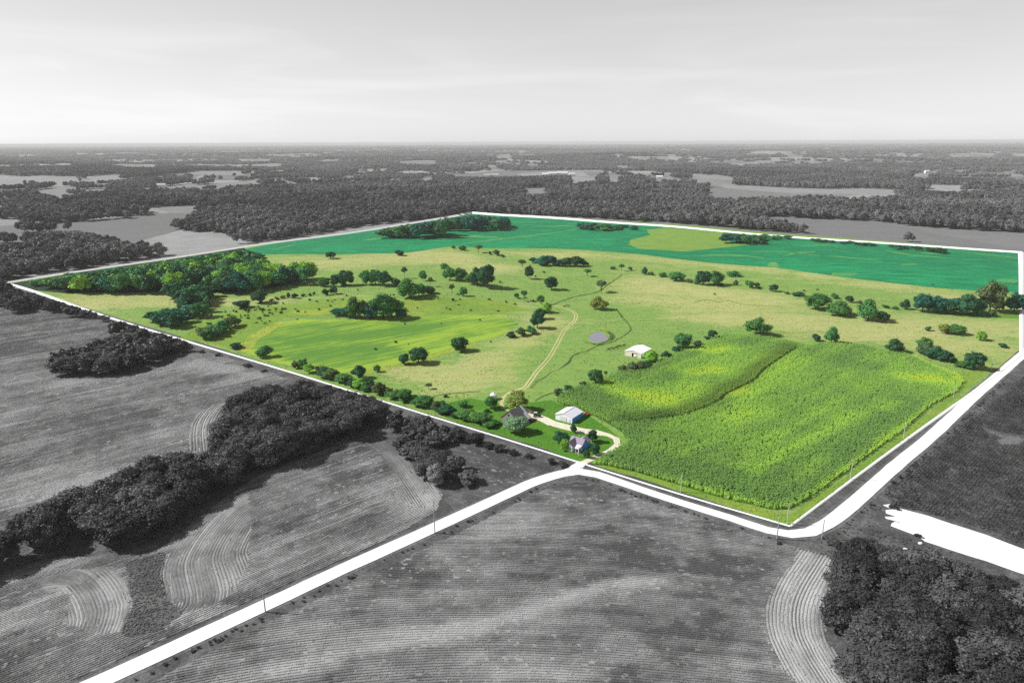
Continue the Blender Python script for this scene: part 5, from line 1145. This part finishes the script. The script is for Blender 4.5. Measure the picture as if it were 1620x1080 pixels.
# poles
PO = [(420, 968, 33, 'g', 'utility pole on the field side of the white road at the lower left'), (688, 843, 46, 'g', 'utility pole on the field side of the white road midway up to the bend'), (1077, 778, 25, 'w', 'pale pole at the near edge of the corn, first right of the farmhouse'),
      (1245, 829, 29, 'w', 'pale pole standing at the lower corner of the corn field'), (1229, 852, 30, 'g', 'grey pole below the road just left of the road corner'), (1300, 852, 26, 'g', 'grey pole by the thicket at the road corner'), (1345, 758, 27, 'w', 'pale pole at the right edge of the corn, nearest the road corner'),
      (1429, 694, 24, 'w', 'pale pole at the right edge of the corn, second from the road corner'), (1508, 629, 16, 'w', 'pale pole at the right edge of the corn, third from the road corner'), (1568, 586, 17, 'w', 'pale pole between the road and pasture beyond the corn'), (915.5, 723, 16, 'w', 'pale pole on the lawn in front of the farmhouse porch')]
for px, py, hp, k, lab in PO:
    x, y = P(px, py); hh = hp * slant(x, y) / FP / math.cos(math.asin(CAM_H / slant(x, y))); m_ = POLEW if k == 'w' else POLEG
    e = tag(empty('utility_pole', x, y, R(40)), lab, 'utility pole', 'poles along the roads')
    part('pole', lathe([(.16, -.5), (.15, hh * .5), (.11, hh), (.001, hh + .02)], 8), m_, e); bx('bracket', (-.35, .35, -.04, .04, hh - .45, hh - .37), m_, e)
    for s in (-.3, .3): bx('insulator', (s - .04, s + .04, -.04, .04, hh - .37, hh - .22), METAL, e)
# stones
for k, (px, py, w_, lab) in enumerate([(1456, 860, 6, 'white boulder below the edge of the gravel lot'), (1343, 875, 6, 'pale boulder at the lower end of the corner thicket'), (1432, 870, 7, 'flat pale boulder on the grass under the gravel lot'), (1360, 874, 3, 'small pale boulder just above the lower right grove'), (1021, 743, 0, '')]):
    if not w_: continue
    x, y = P(px, py); s = w_ * slant(x, y) / FP / 2; rs = np.random.default_rng(k); v = ICO2[0] * (1 + rs.uniform(-.12, .12, (len(ICO2[0]), 1))) * np.array([s, s * .8, s * .6])
    o = mesh_obj('boulder', v, ICO2[1], WHITE, None); o.location = (x, y, float(hz(x, y)) + s * .3); tag(o, lab, 'boulder')
# far farmsteads
FARW = NT('far_white_wall').finish((0.75, 0.75, 0.75), .8); FARG = NT('far_grey_roof').finish((0.45, 0.45, 0.45), .8)
FB = [(66, 335, 11, 'white barn among trees at the far left'), (874, 277.5, 14, 'long white barn in the far clearing, left of two'), (890, 277, 17, 'longest white barn in the far clearing, right of two'), (905, 279, 9, 'small white house at the right end of the far farmstead'), (862, 279, 8, 'small white shed at the left end of the far farmstead'),
      (783, 280, 12, 'white house in the trees left of the far farmstead'), (771, 280.5, 9, 'small pale shed left of the white house in the far trees'), (666, 276, 7, 'tiny pale house at the far woodland edge'), (1167, 288, 9, 'pale barn on the far pale fields'), (1466, 274, 6, 'tiny white house high on the right in the far woods'), (1043, 284, 9, 'pale house beside the far track right of the farmstead'),
      (256, 298, 12, 'pale farm roof in the woods at far left'), (597, 300, 0, '')]
for px, py, w_, lab in FB:
    if not w_: continue
    x, y = P(px, py); s = w_ * slant(x, y) / FP; e = tag(empty('farm_building', x, y, random.uniform(-.2, .2)), lab, 'farm building'); d = s * .5; hh = min(6, s * .3)
    x0, x1 = -d * .5, d * .5
    gw = gable_walls(x0, x1, -s / 2, s / 2, hh + 3, hh * 1.6 + 3); part('wall', ([(-b, a, c) for a, b, c in gw[0]], gw[1]), FARW, e)
    for vf in slopes(x0, x1, -s / 2, s / 2, hh + 3, hh + 3, 0, hh * 1.6 + 3, .3, .4): part('roof', ([(-b, a, c) for a, b, c in vf[0]], vf[1]), ROOF_W if px > 800 else FARG, e)

# ------------------------------------------------------------------ air
hv, hf = boxv(XE[0] - 50, XE[-1] + 50, YE[0] - 50, YE[-1] + 50, float(GZ.min()) - 2.0, CAM_H + 3.0)
hz_o = mesh_obj('haze', hv, hf, None); t = NT('haze_air')
pv = t.n('VolumePrincipled'); pv.inputs['Color'].default_value = (0.93, 0.93, 0.93, 1); pv.inputs['Density'].default_value = HAZE_DENSITY; t.l(pv.outputs[0], t.out.inputs['Volume'])
hz_o.data.materials.append(t.m); tag(hz_o, 'pale haze in the air over the whole country', 'haze', None, 'stuff')
